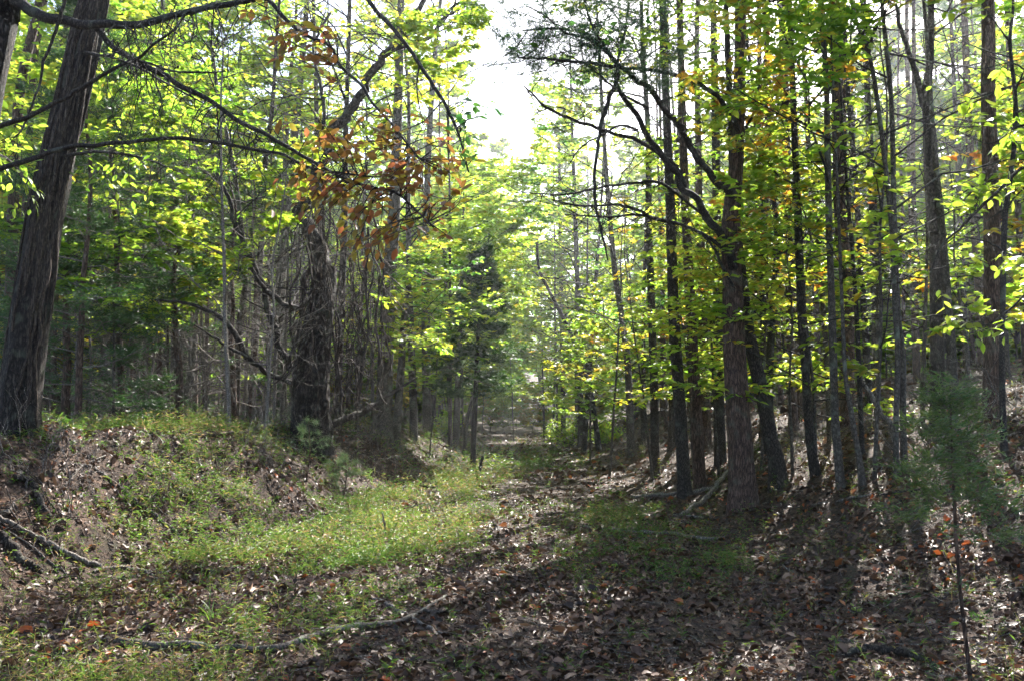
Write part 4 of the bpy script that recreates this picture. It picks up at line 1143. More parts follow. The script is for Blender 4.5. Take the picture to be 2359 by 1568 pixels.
# cedars and dead saplings in the shade on the left bank
for k, (px, y, H, lab) in enumerate([(180, 12.5, 6.5, 'feathery cedar with drooping boughs just right of the thick oak'), (285, 14.5, 8.0, 'tall dark cedar standing behind the grassy bank top'),
                                     (370, 17.5, 7.0, 'cedar behind the pale dead snag on the left bank'), (120, 17, 8, 'cedar half hidden behind the thick oak'), (470, 21, 7.5, 'cedar in the shade between the elms'),
                                     (230, 22, 9, 'cedar in deep shade far behind the oak'), (620, 24, 8, 'cedar in shade behind the curved bare limbs'), (420, 14.5, 4.5, 'low bushy cedar beside the pale dead snag'), (540, 16.5, 5, 'low cedar left of the curved bare limbs'), (150, 13.5, 4, 'small cedar close behind the thick oak'), (330, 20, 6, 'cedar in shade behind the tall dark cedar'), (580, 20, 6, 'cedar behind the curved bare limbs'), (690, 21, 6, 'cedar straight behind the vine covered tree'), (800, 22, 6, 'cedar seen through the hanging vines')]):
    q = at(px, 953, y); wood_tree('cedar', q[0], y, 10 + k, lab, H=H, start=.18 if 0 < k < 7 else .08, lmax=1.9 if k < 7 else 1.7)
for k in range(38):
    rng = rngs(7100 + k)
    px = [170, 240, 280, 330, 360, 400, 440, 470, 510, 530, 560, 610, 630, 650, 150, 210, 255, 320, 345, 390, 430, 460, 500, 520, 585, 600, 640, 800, 830, 860, 230, 300, 370, 410, 480, 545, 570, 660][k]; y = rng.uniform(12.5, 24) if px < 780 else rng.uniform(20, 25)
    q = at(px, 953, y)
    wood_tree('bare', q[0], y, 40 + k)

# hand-set leafy stems that fill known gaps, then a random scatter
MID = [('tall', 300, 24), ('tall', 480, 27), ('tall', 590, 21), ('tall', 800, 24), ('tall', 860, 31), ('tall', 940, 24), ('tall', 215, 30), ('pine', 350, 26), 
       ('pine', 690, 26), ('sapling', 960, 23), ('sapling', 990, 28), ('sapling', 830, 20), ('tall', 1010, 36), ('tall', 960, 40), ('sapling', 1035, 40), ('tall', 1060, 48),
       ('tall', 1400, 33), ('tall', 1340, 42), ('tall', 1480, 27), ('tall', 1310, 52), ('tall', 1560, 22), ('tall', 1640, 25), ('sapling', 1430, 21), ('sapling', 1490, 18), ('sapling', 1540, 17), ('sapling', 1400, 27),
       ('sapling', 1350, 34), ('pine', 1520, 30), ('pine', 1590, 33), ('pine', 1470, 36), ('pine', 1640, 21), ('sapling', 1640, 15.5), ('sapling', 1750, 14.5), ('sapling', 1850, 13), ('sapling', 1920, 12.5), ('sapling', 2010, 14),
       ('sapling', 2110, 13), ('sapling', 2220, 14.5), ('sapling', 2050, 11), ('sapling', 2330, 12), ('pine', 1735, 22), ('pine', 1800, 26), ('pine', 1860, 20), ('pine', 1890, 29), ('pine', 1975, 24), ('pine', 2030, 30), ('pine', 2100, 22),
       ('pine', 2130, 27), ('pine', 2215, 21), ('pine', 2250, 25), ('pine', 2330, 20), ('pine', 2350, 28), ('tall', 1760, 19), ('tall', 1900, 23), ('tall', 2060, 18), ('tall', 2190, 24), ('tall', 2310, 17), ('sapling', 1700, 17), ('sapling', 1880, 17),
       ('sapling', 1960, 19), ('sapling', 2150, 18), ('sapling', 2250, 19), ('tall', 2380, 22), ('pine', 2400, 16),
       ('sapling', 250, 13.5), ('sapling', 340, 16), ('sapling', 450, 15), ('sapling', 520, 19), ('sapling', 600, 17), ('sapling', 690, 19), ('sapling', 780, 17.5), ('sapling', 150, 15), ('tall', 720, 19), ('tall', 660, 30), ('tall', 420, 22), ('tall', 120, 24), ('tall', 1010, 28), ('sapling', 1240, 47), ('sapling', 1110, 52), ('tall', 1335, 37), ('tall', 1300, 46), ('tall', 1050, 40), ('tall', 1275, 58), ('tall', 1085, 58)]
for k, (kind, px, y) in enumerate(MID):
    best = None
    for off in (0, 14, -14, 28, -28, 42, -42, 56, -56):
        q = at(px + off, 953, y)
        hh = np.linspace(1, 13 if kind != 'sapling' else 6, 30)
        lf = lit_factor(np.stack([q[0] + 0 * hh, y + 0 * hh, land(q[0], y) + hh], -1)).mean() + abs(off) * .001 + (0 if free(q[0], y, .5) else .3)
        if best is None or lf < best[0]: best = (lf, q)
    q = best[1]
    mt = {}
    if kind == 'sapling' and px == 1430: mt = dict(mat='leaf_yellow')
    if kind == 'tall' and px in (1480, 1560): mt = dict(mat='leaf_deep')
    wood_tree(kind, q[0], y, 100 + k, **mt)

wood_tree('tall', 3.1, 19.0, 190, 'tall broadleaved tree right of the grey trunk with its crown above the view', H=15, r0=.10, start=.55, lmax=3.3)  # tree added so that its crown shades the left foreground

# ------------------------------------------------------------------ farther off: copies of a few grown trees
def proto(kind, seed):
    """meshes of one tree grown at the origin"""
    rng = rngs(8000 + seed)
    H = {'pine': 18, 'tall': 16, 'sapling': 7, 'cedar': 7}[kind]
    s = np.linspace(0, 1, 16)
    sd = seed * 7
    p = np.stack([.35 * fbm(s * 3, 0 * s, 0, sd, 2) * s * 2, .35 * fbm(s * 3, 0 * s + 5, 0, sd, 2) * s * 2, -.2 + H * s], -1)
    r = {'pine': .13, 'tall': .13, 'sapling': .04, 'cedar': .07}[kind] * (1 - .8 * s)
    gt, gb, gc = Geo(), Geo(), Geo()
    trunk_tube(gt, p, r, 8, seed, .06, .25, .3)
    if kind == 'pine':
        b = grow(rng, p, r, .42, 22, 2.4, (-5, 35), 4, 4, 4, cull=False); put_branches(gb, b, (4, 3, 3), None)
        lp, la = np.repeat(b['lp'], 7, 0), np.repeat(b['la'], 7, 0)
        leaves(gc, lp, norm(la * .5 + unit(rng, len(lp))), unit(rng, len(lp)), .22, .022, np.clip(.5 + rng.normal(size=len(lp)) * .2, 0, 1), 'sliver')
        d = grow(rng, p, r, .05, 12, 1.0, (-30, 20), 3, 2, 1, prof='flat', top=.42, cull=False); put_branches(gb, d, (3, 3, 3), None)
    elif kind == 'cedar':
        b = grow(rng, p, r, .06, 32, 2.0, (-10, 25), 6, 4, 3, prof='cone', cull=False); put_branches(gb, b, (3, 3, 3), None); cedar_sprays(gc, rng, b, n=6, size=.17, off=(500, 0, 0))
    else:
        b = grow(rng, p, r, .08 if kind == 'tall' else .12, 28, 3.4 if kind == 'tall' else 2.3, (-5, 40), 7, 6, 9, cull=False); put_branches(gb, b, (4, 3, 3), None)
        n = len(b['lp']); L = .27 * rng.uniform(.55, 1.25, n)
        leaves(gc, b['lp'], b['la'], leaf_normals(rng, n, .5), L, L * .6, np.clip(rng.uniform(.4, .65) + rng.normal(size=n) * .2, 0, 1), 'rhomb')
    mats = {'pine': ('bark_pine', 'twig', 'needle'), 'tall': ('bark_grey', 'bark_dark', 'leaf_green'), 'sapling': ('bark_grey', 'bark_dark', 'leaf_yellow' if seed % 2 else 'leaf_green'), 'cedar': ('bark_pine', 'twig', 'cedar')}[kind]
    return gt.mesh('trunk', M[mats[0]]), gb.mesh('branches', M[mats[1]]), gc.mesh('crown', M[mats[2]])

PROTO = {k: [proto(k, 20 * i + j) for j in range(3)] for i, k in enumerate(('pine', 'tall', 'sapling', 'cedar'))}

def far_tree(kind, x, y, seed, grow_by=1.0):
    rng = rngs(9000 + seed)
    z = float(land(x, y)) - .05
    nm, cat, word = WORDS[kind]
    lm, rel, px = where(x, y)
    sc = rng.uniform(.8, 1.15) * grow_by
    root = tree_root(nm, (x, y, z), f'{far_word(y)} {word} {rel} the {lm}', cat, GROUPS[kind])
    root.rotation_euler = (rng.normal() * .02, rng.normal() * .02, rng.uniform(0, 6.28))
    w_ = rng.uniform(.55, .95) if kind == 'pine' else 1.0
    root.scale = (sc * w_, sc * w_, sc * rng.uniform(.9, 1.1))
    for nme, me in zip(('trunk', 'branches', 'crown'), PROTO[kind][seed % 3]):
        o = obj(nme, me, root)
        if nme == 'crown': tag(o, kind='stuff')

rng = rngs(77)
n_far = 0
for x, y in ((-4.5, 68), (2.4, 77), (-1.2, 80), (5.6, 74), (-7, 62), (-3.4, 84), (-4.6, 56)):
    far_tree('tall', x, y, n_far, 1.42); n_far += 1
for k in range(9000):
    if n_far >= 330: break
    y = rng.uniform(24, 80)
    half = .64 * y + 2
    x = rng.uniform(-half, half)
    kind = rng.choice(['pine', 'tall', 'sapling', 'cedar'], p=[.24, .48, .18, .10] if x > 0 else [.12, .44, .18, .26])
    if y < 64 and -7.5 + (1.5 if kind == 'sapling' else 0) < x < 7.0: continue
    if y >= 64 and abs(x) < 5 and kind == 'pine': continue
    if 64 <= y < 72 and -3 < x < 4 and kind == 'tall': continue
    if y > 58 and 3 < x < 34 and rng.random() < .6: continue
    if x > 5 and y < 50 and rng.random() < .3: continue
    if y > 61 and -6 < x - .4 * (y - 64) < 9: continue
    if not free(x, y, 1.7 if y < 50 else 2.1): continue
    if y < 46:
        hh = np.linspace(3, 16, 60); th = hh * 5.1
        if lit_factor(np.stack([x + 1.9 * np.cos(th), y + 1.9 * np.sin(th), land(x, y) + hh], -1), False).mean() > .07: continue
    far_tree(kind, x, y, n_far); n_far += 1

for k, x in enumerate(np.arange(-6, 8, 1.1)):
    far_tree('sapling', float(x) + .3 * math.sin(k * 7.0), 62 + 2 * math.sin(k * 2.3), n_far, .5); n_far += 1
for k, (px, py, w, h, lab) in enumerate([(1318, 1024, 1.7, 1.25, 'rounded green bush at the right side of the far track'), (1290, 1005, 1.2, .9, 'smaller bush behind the rounded bush by the far track'), (1030, 1005, .9, .9, 'low green bush left of the far track'), (1390, 1020, .8, .8, 'low bush at the foot of the thin leaning maple')]):
    base = hit(px, py); rng = rngs(620 + k)
    rt = thing('green_bush', base, lab, 'bush')
    n = 26; st = np.repeat((base - [0, 0, .05])[None], n, 0); a_ = rng.uniform(0, 6.28, n); e_ = rng.uniform(.25, 1.5, n)
    dr_ = np.stack([np.cos(a_) * np.cos(e_) * w, np.sin(a_) * np.cos(e_) * w, np.sin(e_) * h], -1)
    P = branch_set(rng, st, norm(dr_), np.linalg.norm(dr_, axis=1), 5, 0, .1)
    gs = Geo(); tubes(gs, P, np.linspace(.012, .004, 5)[None].repeat(n, 0), 3); gs.build('stems', M['bark_dark'], rt, base)
    q_, d_, _, _ = pick(rng, P, 50, .3, 1.1); q_ = q_ + rng.normal(size=q_.shape) * .12
    gl = Geo(); L_ = .13 * rng.uniform(.6, 1.2, len(q_)); leaves(gl, q_, side_dirs(rng, d_, 30, 80, .4), leaf_normals(rng, len(q_), .5), L_, L_ * .6, np.clip(.5 + rng.normal(size=len(q_)) * .2, 0, 1), 'rhomb')
    tag(gl.build('foliage', M['leaf_green'], rt, base), kind='stuff')

# the closed edge of the wood beyond: one mass
rng = rngs(78)
g, gt = Geo(), Geo()
for k in range(170):
    y = rng.uniform(90, 125); x = rng.uniform(-.66 * y, .66 * y); z = float(land(x, y)); H = rng.uniform(13, 18)
    n = 280
    u = unit(rng, n) * (rng.random((n, 1)) ** .4) * np.array([3.2, 3.2, H * .48])
    p = np.array([x, y, z + H * .5]) + u
    p = p[~corridor_clear(p)]
    L = .85 * rng.uniform(.5, 1.2, len(p))
    leaves(g, p, unit(rng, len(p)), unit(rng, len(p)), L, L * .6, np.clip(.5 + rng.normal(size=len(p)) * .2, 0, 1), 'rhomb')
    tubes(gt, np.array([[x, y, z - .3], [x, y, z + H * .8]]), np.array([.16, .05]), 5)
ff = thing('far_forest', (0, 105, 3)); tag(ff, 'pale mass of distant wood closing the end of the track', 'forest', kind='stuff')
g.build('foliage', M['leaf_deep'], ff, (0, 105, 3)); gt.build('stems', M['bark_grey'], ff, (0, 105, 3))

# ------------------------------------------------------------------ brush: dead twiggy shrubs
def brush(name, label, px, py, seed, n=40, size=1.0, mat='twig', lean=.7, group='dead brush under the trees', rr=.006):
    rng = rngs(6000 + seed)
    base = hit(px, py)
    root = thing(name, base, label, 'shrub', group)
    st = base + rng.normal(size=(n, 3)) * np.array([.35, .3, 0]) * size
    st[:, 2] = land(st[:, 0], st[:, 1]) - .02
    d = norm(np.stack([rng.normal(size=n) * lean, rng.normal(size=n) * lean * .6, np.abs(rng.normal(size=n)) * .5 + .45], -1))
    L = size * rng.uniform(.5, 1.5, n)
    P = branch_set(rng, st, d, L, 7, rng.normal(size=n) * .25 - .1, .14)
    g = Geo(); tubes(g, P, rng.uniform(.5, 1.3, (n, 1)) * rr * np.linspace(1, .3, 7)[None], 3)
    q, dq, _, own = pick(rng, P, 4, .3, 1)
    P2 = branch_set(rng, q, norm(dq + unit(rng, len(q)) * .8), L[own] * .35, 3, 0, .15)
    tubes(g, P2, np.full((len(q), 3), rr * .4) * np.linspace(1, .4, 3)[None], 3)
    g.build('stems', M[mat], root, base)
    return root

BR = [(235, 955, 1.1), (300, 945, 1.3), (345, 940, 1.3), (420, 945, 1.4), (480, 950, 1.2), (560, 960, 1.2), (620, 975, 1.1), (650, 990, .9), (780, 1000, .9), (830, 990, .9), (180, 960, .9), (520, 955, 1.3), (385, 955, .9),
      (960, 1000, .8), (1000, 1040, .7), (1430, 1020, .9), (1480, 1040, .9), (1520, 1060, .8), (1350, 1010, .8), (1640, 1060, .8), (1880, 1040, .8), (2130, 1040, .9), (2230, 950, .9), (2330, 960, .9), (140, 1080, .5), (90, 1120, .5), (600, 1060, .6), (880, 1040, .6), (760, 1060, .7)]
for k, (px, py, s) in enumerate(BR):
    base_ = hit(px, py)
    lm, rel, _ = where(base_[0], base_[1])
    brush('dead_brush', f'{["tangled", "arching", "spiky", "sparse"][k % 4]} {["pale", "grey"][k // 4 % 2]} dead twigs {rel} the {lm}', px, py, k, int(34 * s), s)

# ------------------------------------------------------------------ snags, logs and sticks
def log(name, label, rows, mat='dead_wood', lift=.6, seed=1, forks=(), cat='branch', group=None, depth=None):
    """a fallen branch lying on the ground along picture marks (x, y, width)"""
    pts, rad = [], []
    for x, y, w in rows:
        p = hit(x, y) if depth is None else at(x, y, depth)
        r = w * .5 * p[1] / FOC
        if depth is None: p = np.array([p[0], p[1], float(land(p[0], p[1])) + r * lift])
        pts.append(p); rad.append(r)
    base = np.array(pts).mean(0)
    root = thing(name, base, label, cat, group)
    limb_part(root, base, np.array(pts), np.array(rad) * .82, mat, 10, 60, seed, 'stem')
    for k, f in enumerate(forks):
        fp = [hit(x, y) for x, y, w in f]
        fr = [w * .5 * p[1] / FOC for (x, y, w), p in zip(f, fp)]
        fp = [np.array([p[0], p[1], float(land(p[0], p[1])) + r * .8 + .01]) for p, r in zip(fp, fr)]
        limb_part(root, base, np.array(fp), np.array(fr), mat, 7, 30, seed * 3 + k, 'fork')
    return root

log('fallen_branch', 'long curved fallen branch lying across the near grass and leaves', [(268, 1484, 24), (300, 1494, 26), (350, 1498, 25), (450, 1496, 22), (540, 1500, 20), (620, 1502, 19), (680, 1490, 20), (740, 1468, 20), (800, 1456, 20), (860, 1448, 19), (920, 1438, 16), (975, 1408, 11), (1030, 1375, 8), (1060, 1365, 5)], 'bark_grey', .8, 401,
    [[(975, 1412, 8), (1010, 1414, 6), (1060, 1412, 4)]])
log('fallen_branch', 'straight grey stick crossing under the long curved fallen branch', [(840, 1376, 6), (880, 1390, 10), (930, 1418, 12), (965, 1440, 12), (1000, 1455, 10), (1020, 1462, 6)], 'dead_wood', .7, 402)
log('fallen_branch', 'long stick slanting down from the left edge to the grass', [(-20, 1192, 14), (60, 1232, 14), (120, 1262, 14), (180, 1292, 13), (235, 1312, 11)], 'dead_wood', 1.1, 403)
log('fallen_branch', 'crooked stick at the foot of the left bank slope', [(215, 1318, 7), (260, 1312, 10), (320, 1316, 9), (360, 1322, 7), (410, 1314, 5)], 'dead_wood', .7, 404, [[(320, 1316, 6), (350, 1328, 5), (365, 1340, 3)]])
log('fallen_branch', 'thin stick running down the leafy left bank', [(220, 1085, 6), (280, 1128, 7), (330, 1170, 8), (380, 1210, 7), (420, 1240, 4)], 'dead_wood', 1.2, 405)
log('fallen_branch', 'very thin twig below the long slanting stick at the left', [(0, 1215, 4), (70, 1262, 5), (120, 1300, 5), (170, 1330, 3)], 'dead_wood', 1.0, 406)
log('fallen_branch', 'pale barkless branch lying against the foot of the largest right trunk', [(1565, 1194, 9), (1613, 1168, 13), (1643, 1140, 14), (1660, 1115, 13), (1690, 1078, 9)], 'dead_wood', 1.6, 407)
log('fallen_branch', 'straight grey pole lying on the right edge of the track', [(1455, 1147, 7), (1498, 1146, 10), (1575, 1139, 11), (1638, 1131, 10)], 'dead_wood', 1.0, 408)
log('fallen_branch', 'long wavy stick lying across the right half of the track', [(1342, 1213, 5), (1400, 1220, 7), (1467, 1229, 10), (1520, 1231, 9), (1559, 1232, 9), (1609, 1244, 10), (1650, 1243, 8), (1672, 1238, 6)], 'dead_wood', .8, 409)
log('fallen_branch', 'thin curved stick just in front of the pale barkless branch', [(1470, 1188, 4), (1520, 1187, 5), (1580, 1190, 6), (1640, 1195, 4)], 'dead_wood', .8, 410)
log('fallen_branch', 'short pale stick lying in the middle of the leafy track', [(1427, 1262, 5), (1445, 1282, 6), (1452, 1296, 5)], 'dead_wood', .8, 411)
log('mossy_log', 'dark mossy half buried log in the right foreground leaves', [(1950, 1512, 12), (1990, 1502, 22), (2018, 1500, 26), (2076, 1510, 26), (2133, 1528, 20), (2160, 1542, 10)], 'bark_oak', .5, 412, cat='log')
log('fallen_branch', 'thin bent twig in the right foreground near the mossy log', [(1745, 1268, 4), (1790, 1290, 5), (1810, 1310, 6), (1830, 1318, 4)], 'dead_wood', .8, 413)
log('fallen_branch', 'dark stick lying on the sunlit right slope behind the little cedar', [(2020, 1143, 5), (2080, 1135, 7), (2150, 1128, 7), (2200, 1132, 4)], 'bark_dark', .9, 414)
log('fallen_branch', 'forked grey stick on the right slope above the mossy log', [(1920, 1160, 5), (1960, 1150, 7), (2000, 1143, 6), (2030, 1132, 4)], 'dead_wood', .9, 415)
log('fallen_branch', 'bare twig on the bank top grass beside the oak', [(150, 1120, 3), (190, 1080, 4), (240, 1055, 4), (275, 1045, 2)], 'dead_wood', 2.0, 416)
log('fallen_branch', 'long brown stick on the shaded bank top left of the vine covered tree', [(430, 980, 5), (480, 970, 6), (560, 955, 7), (640, 942, 7), (690, 940, 5)], 'dead_wood', 3.0, 417)
log('fallen_log', 'rotting brown log in the sunlit gap on the left bank top', [(430, 1003, 7), (480, 1008, 9), (540, 1002, 10), (600, 990, 11), (650, 975, 10)], 'bark_pine', 1.0, 418, cat='log')
log('fallen_branch', 'pale crooked branch lying before the vine covered tree', [(640, 1000, 4), (690, 990, 6), (740, 990, 7), (790, 1000, 5), (830, 998, 4)], 'dead_wood', 3.0, 419)
log('fallen_branch', 'dead dark branch sprawling over the grass near the path edge', [(860, 1165, 4), (900, 1140, 6), (950, 1128, 7), (1000, 1130, 6), (1040, 1115, 4)], 'bark_dark', 3.0, 420, [[(930, 1132, 4), (960, 1160, 3), (975, 1180, 2)]])
def standing_log(name, label, rows, depth, mat, cat, seed, ddepth=0):
    pts, rad, base = standing_trunk(rows, depth, None, None, ddepth)
    root = thing(name, base, label, cat)
    limb_part(root, base, pts, rad, mat, 10, 40, seed, 'stem')
    return root, base
standing_log('leaning_pole', 'pale leaning dead pole propped on the thin stems of the right slope', [(2062, 1010, 10), (2050, 975, 12), (2031, 950, 12), (2004, 906, 12), (1974, 856, 11), (1950, 819, 8)], 12.6, 'dead_wood', 'pole', 430)
standing_log('broken_stake', 'short broken dark stub standing at the left path edge', [(1101, 1104, 9), (1106, 1075, 8), (1112, 1050, 6)], None, 'bark_dark', 'stub', 431)
standing_log('dead_sapling', 'thin dead stem standing in the grass on the left', [(893, 1236, 6), (886, 1210, 5), (881, 1180, 4)], None, 'dead_wood', 'sapling', 432)
rt, bs = standing_log('dead_snag', 'pale sunlit dead snag with broken stems in the left wood', [(415, 965, 20), (432, 900, 17), (440, 850, 15), (446, 800, 11), (452, 770, 5)], 16, 'dead_wood', 'snag', 433)
for k, rws in enumerate([[(420, 960, 8), (400, 935, 8), (370, 915, 7), (335, 890, 6), (318, 870, 3)], [(418, 955, 6), (405, 910, 5), (392, 880, 4), (380, 850, 3)], [(440, 850, 8), (432, 800, 6), (422, 760, 4), (440, 700, 2)], [(425, 950, 9), (440, 925, 7), (455, 905, 4)]]):
    lp, lr = px_path(rws, 15.9, 0); limb_part(rt, bs, lp, lr, 'dead_wood', 7, 24, 440 + k, 'stem')
# roots laid bare in the left bank
for k, (rws, lab) in enumerate([([(35, 1105, 20), (75, 1115, 24), (95, 1150, 22), (112, 1185, 18), (122, 1200, 10)], 'thick bent root bared in the left bank below the oak'),
                               ([(0, 1235, 26), (30, 1262, 34), (50, 1285, 34), (85, 1312, 24), (100, 1325, 12)], 'stout mossy root stub at the foot of the left bank'),
                               ([(-10, 1190, 18), (20, 1185, 16), (36, 1170, 12), (30, 1160, 8)], 'pale hooked root end at the left edge of the bank')]):
    pts = [hit(x, y) for x, y, w in rws]; rd = [w * .32 * p[1] / FOC for (x, y, w), p in zip(rws, pts)]
    bs = np.mean(pts, 0); rt = thing('bared_root', bs, lab, 'root')
    limb_part(rt, bs, np.array(pts) + np.array([0, -.03, .03]), np.array(rd), 'bark_oak' if k < 2 else 'dead_wood', 12, 40, 450 + k, 'root_stem')
    gq = Geo(); rng = rngs(460 + k)
    for j in range(14):
        q = pts[rng.integers(0, len(pts))] + rng.normal(size=3) * [.12, .05, .1]
        e = q + np.array([rng.normal() * .25, -.1, -abs(rng.normal()) * .25 - .1]); e[2] = max(e[2], float(land(e[0], e[1])) + .01)
        tubes(gq, spline(np.array([q, (q + e) / 2 + rng.normal(size=3) * .05, e]), 8), np.linspace(.007, .003, 8), 4)
    gq.build('rootlets', M['vine'], rt, bs)

# ------------------------------------------------------------------ leaf litter
rng = rngs(90)
def scatter(rng, n, y0, y1, power=1.0, margin=1.04):
    u = rng.random(n)
    y = (y0 ** (1 - power) + u * (y1 ** (1 - power) - y0 ** (1 - power))) ** (1 / (1 - power)) if power != 1 else y0 * (y1 / y0) ** u
    x = (rng.random(n) * 2 - 1) * (.6 * y * margin)
    return x, y

def grassy(x, y):
    n = fbm(x * .9, y * .6, 0, 44, 3)
    track = np.interp(y, [0, 7, 9, 14, 20, 26, 36, 50], [-1.2, -.9, -.35, -.1, .1, 1.2, 2.4, 2.4])
    a = sstep(track + .35, track - .7, x + n * .8) * sstep(left_foot(y) - .9, left_foot(y) + .4, x) * sstep(2.8, 4.6, y + n) * sstep(52, 38, y)
    a = a * np.where(y < 8, .6 + .4 * sstep(5.5, 8.5, y), 1)
    top = sstep(.9, 1.4, left_foot(y) - x) * sstep(4.6, 3.2, left_foot(y) - x) * sstep(8.0, 8.8, y) * sstep(15, 12.5, y) * 1.3
    slope = .6 * sstep(-.2, .5, left_foot(y) - x) * sstep(2.2, 1.4, left_foot(y) - x) * sstep(5, 8, y)
    mid = .55 * np.exp(-((x - 1.55) / .75) ** 2) * sstep(7.2, 9, y) * sstep(17, 12, y)
    far = .9 * sstep(22, 26, y) * sstep(36, 30, y) * sstep(2.6, 1.8, x) * sstep(-2.6, -1.8, x)
    mound = .8 * sstep(36, 40, y) * sstep(56, 50, y) * sstep(1.9, 2.4, x) * sstep(4.5, 3.2, x)
    clump = sstep(-.35, .35, fbm(x * 2.2, y * 1.5, 0, 47, 3))
    return np.clip(np.maximum.reduce([a, top, slope, mid, far, mound]) * (0.6 + .8 * n) * (.12 + .95 * clump), 0, 1)

def litter_leaves(g, rng, n, y0, y1, size, power, shape='oval'):
    x, y = scatter(rng, n, y0, y1, power)
    k = rng.random(len(x)) > .75 * grassy(x, y)
    k &= rng.random(len(x)) < .5 + .75 * sstep(-.5, .3, fbm(x * 1.4, y * 1.4, 0, 65, 3))
    x, y = x[k], y[k]
    n = len(x)
    p = np.stack([x, y, land(x, y) + rng.uniform(.002, .02, n)], -1)
    nr = norm(land_normal(x, y) + rng.normal(size=(n, 3)) * .38)
    ax = norm(np.cross(nr, unit(rng, n)))
    L = size * np.clip(np.exp(rng.normal(size=n) * .42 - .1), .35, 2.2)
    t = np.clip(rng.beta(1.5, 2.3, n) * .9 + .04 * rng.normal(size=n) + .18 * fbm(x * .9, y * .9, 0, 71, 2), 0, .9)
    hot = rng.random(n) < np.where(x > 2.5, .07, .03)
    t = np.where(hot, rng.uniform(.92, 1, n), t)
    leaves(g, p - ax * (L * .5)[:, None], ax, nr, L, L * rng.uniform(.4, .8, n), t, shape, rng.uniform(-.1, .55), .12)

for k, (y0, y1, n, size) in enumerate([(3.4, 7, 16500, .050), (6.8, 12, 16500, .057), (11.5, 22, 10000, .082), (21, 60, 7000, .16)]):
    g = Geo()
    for j in range(3): litter_leaves(g, rng, n // 3, y0, y1, size, 1.0)
    for j in range(2): litter_leaves(g, rng, int(n * .5), y0, y1, size * .6, 1.0, 'rhomb')
    nb_ = int(n * .06)                                             # thicker drift on the bank faces
    if k < 3:
        yb = rng.uniform(max(y0, 5.5), y1, nb_); xb = left_foot(yb) - rng.uniform(-.3, 2.2, nb_)
        nb2 = len(yb); pb = np.stack([xb, yb, land(xb, yb) + rng.uniform(.005, .03, nb2)], -1)
        nr = norm(land_normal(xb, yb) + rng.normal(size=(nb2, 3)) * .4); ax = norm(np.cross(nr, unit(rng, nb2))); L = size * rng.uniform(.4, 1.1, nb2)
        leaves(g, pb - ax * (L * .5)[:, None], ax, nr, L, L * .6, np.clip(rng.beta(1.7, 2.2, nb2) * .9, 0, .9), 'rhomb', .25, .1)
    o = g.build('leaf_litter', M['litter'])
    tag(o, ['dead brown leaves strewn over the nearest ground', 'dead leaves covering the track and slopes further on', 'dead leaves on the middle stretch of the track', 'dead leaves on the far track and wood floor'][k], 'leaf litter', kind='stuff')
# the largest single fallen leaves
cnt = 0
while cnt < 240:
    y = rng.uniform(4.0, 8.5); x = rng.uniform(-.58 * y, .58 * y)
    if rng.random() < .5 * float(grassy(np.array([x]), np.array([y]))[0]): continue
    nr = norm(land_normal(np.array([x]), np.array([y]))[0] + rng.normal(size=3) * .3)
    ax = norm(np.cross(nr, unit(rng, 1)[0]))
    leaf_piece('fallen_leaf', 'litter', 'litter', int(min(7, rng.beta(2, 1.6) * 8)), (x, y, float(land(x, y)) + .025), ax, nr, rng.uniform(.06, .105), ground, (0, 0, 0))
    cnt += 1
# fine sticks and twigs among the leaves
g = Geo()
x, y = scatter(rng, 1500, 3.6, 26, 1.0)
L = rng.uniform(.08, .45, len(x)) * np.clip(y / 9, .7, 2)
a = rng.uniform(0, 6.28, len(x))
st = np.stack([x, y, 0 * x], -1); P = branch_set(rng, st, np.stack([np.cos(a), np.sin(a), 0 * a], -1), L, 5, 0, .12)
P[:, :, 2] = land(P[:, :, 0], P[:, :, 1]) + rng.uniform(.01, .035, (len(x), 1))
tubes(g, P, rng.uniform(.002, .006, (len(x), 1)) * np.clip(y / 9, .8, 2)[:, None] * np.linspace(1, .5, 5)[None], 3)
tag(g.build('twig_litter', M['dead_wood']), 'fine dead twigs scattered among the fallen leaves', 'twig litter', kind='stuff')

# ------------------------------------------------------------------ grass
def stilt_grass(g, rng, n, y0, y1, hgt, blade):
    x, y = scatter(rng, n, y0, y1, 1.0)
    k = rng.random(len(x)) < np.minimum(grassy(x, y) * 1.45, 1) + .03
    x, y = x[k], y[k]
    n = len(x)
    if not n: return
    z = land(x, y)
    patch = fbm(x * .7, y * .5, 0, 51, 2)
    H = hgt * rng.uniform(.25, 1.35, n) * (1 + .8 * patch)
    lean = rng.normal(size=(n, 2)) * .35
    nl = 6
    for j in range(nl):
        s = (j + .6) / nl
        hp = np.stack([x + lean[:, 0] * H * s ** 1.5, y + lean[:, 1] * H * s ** 1.5, z + H * s], -1)
        az = rng.uniform(0, 6.28, n); el = rng.uniform(-.1, .9, n)
        ax = np.stack([np.cos(az) * np.cos(el), np.sin(az) * np.cos(el), np.sin(el)], -1)
        L = blade * rng.uniform(.6, 1.3, n) * (1 - .25 * s)
        t = np.clip(.42 + .3 * patch + rng.normal(size=n) * .18 + np.where(rng.random(n) < .3, .45, 0), 0, 1)
        leaves(g, hp, ax, leaf_normals(rng, n, .5), L, L * .17, t, 'rhomb', .12, .18)
    q = np.stack([x, y, z - .01], -1); tip = np.stack([x + lean[:, 0] * H, y + lean[:, 1] * H, z + H], -1)
    leaves(g, q, tip - q, unit(rng, n), np.linalg.norm(tip - q, axis=1), .004 + 0 * x, np.clip(.8 + rng.normal(size=n) * .15, 0, 1), 'sliver')

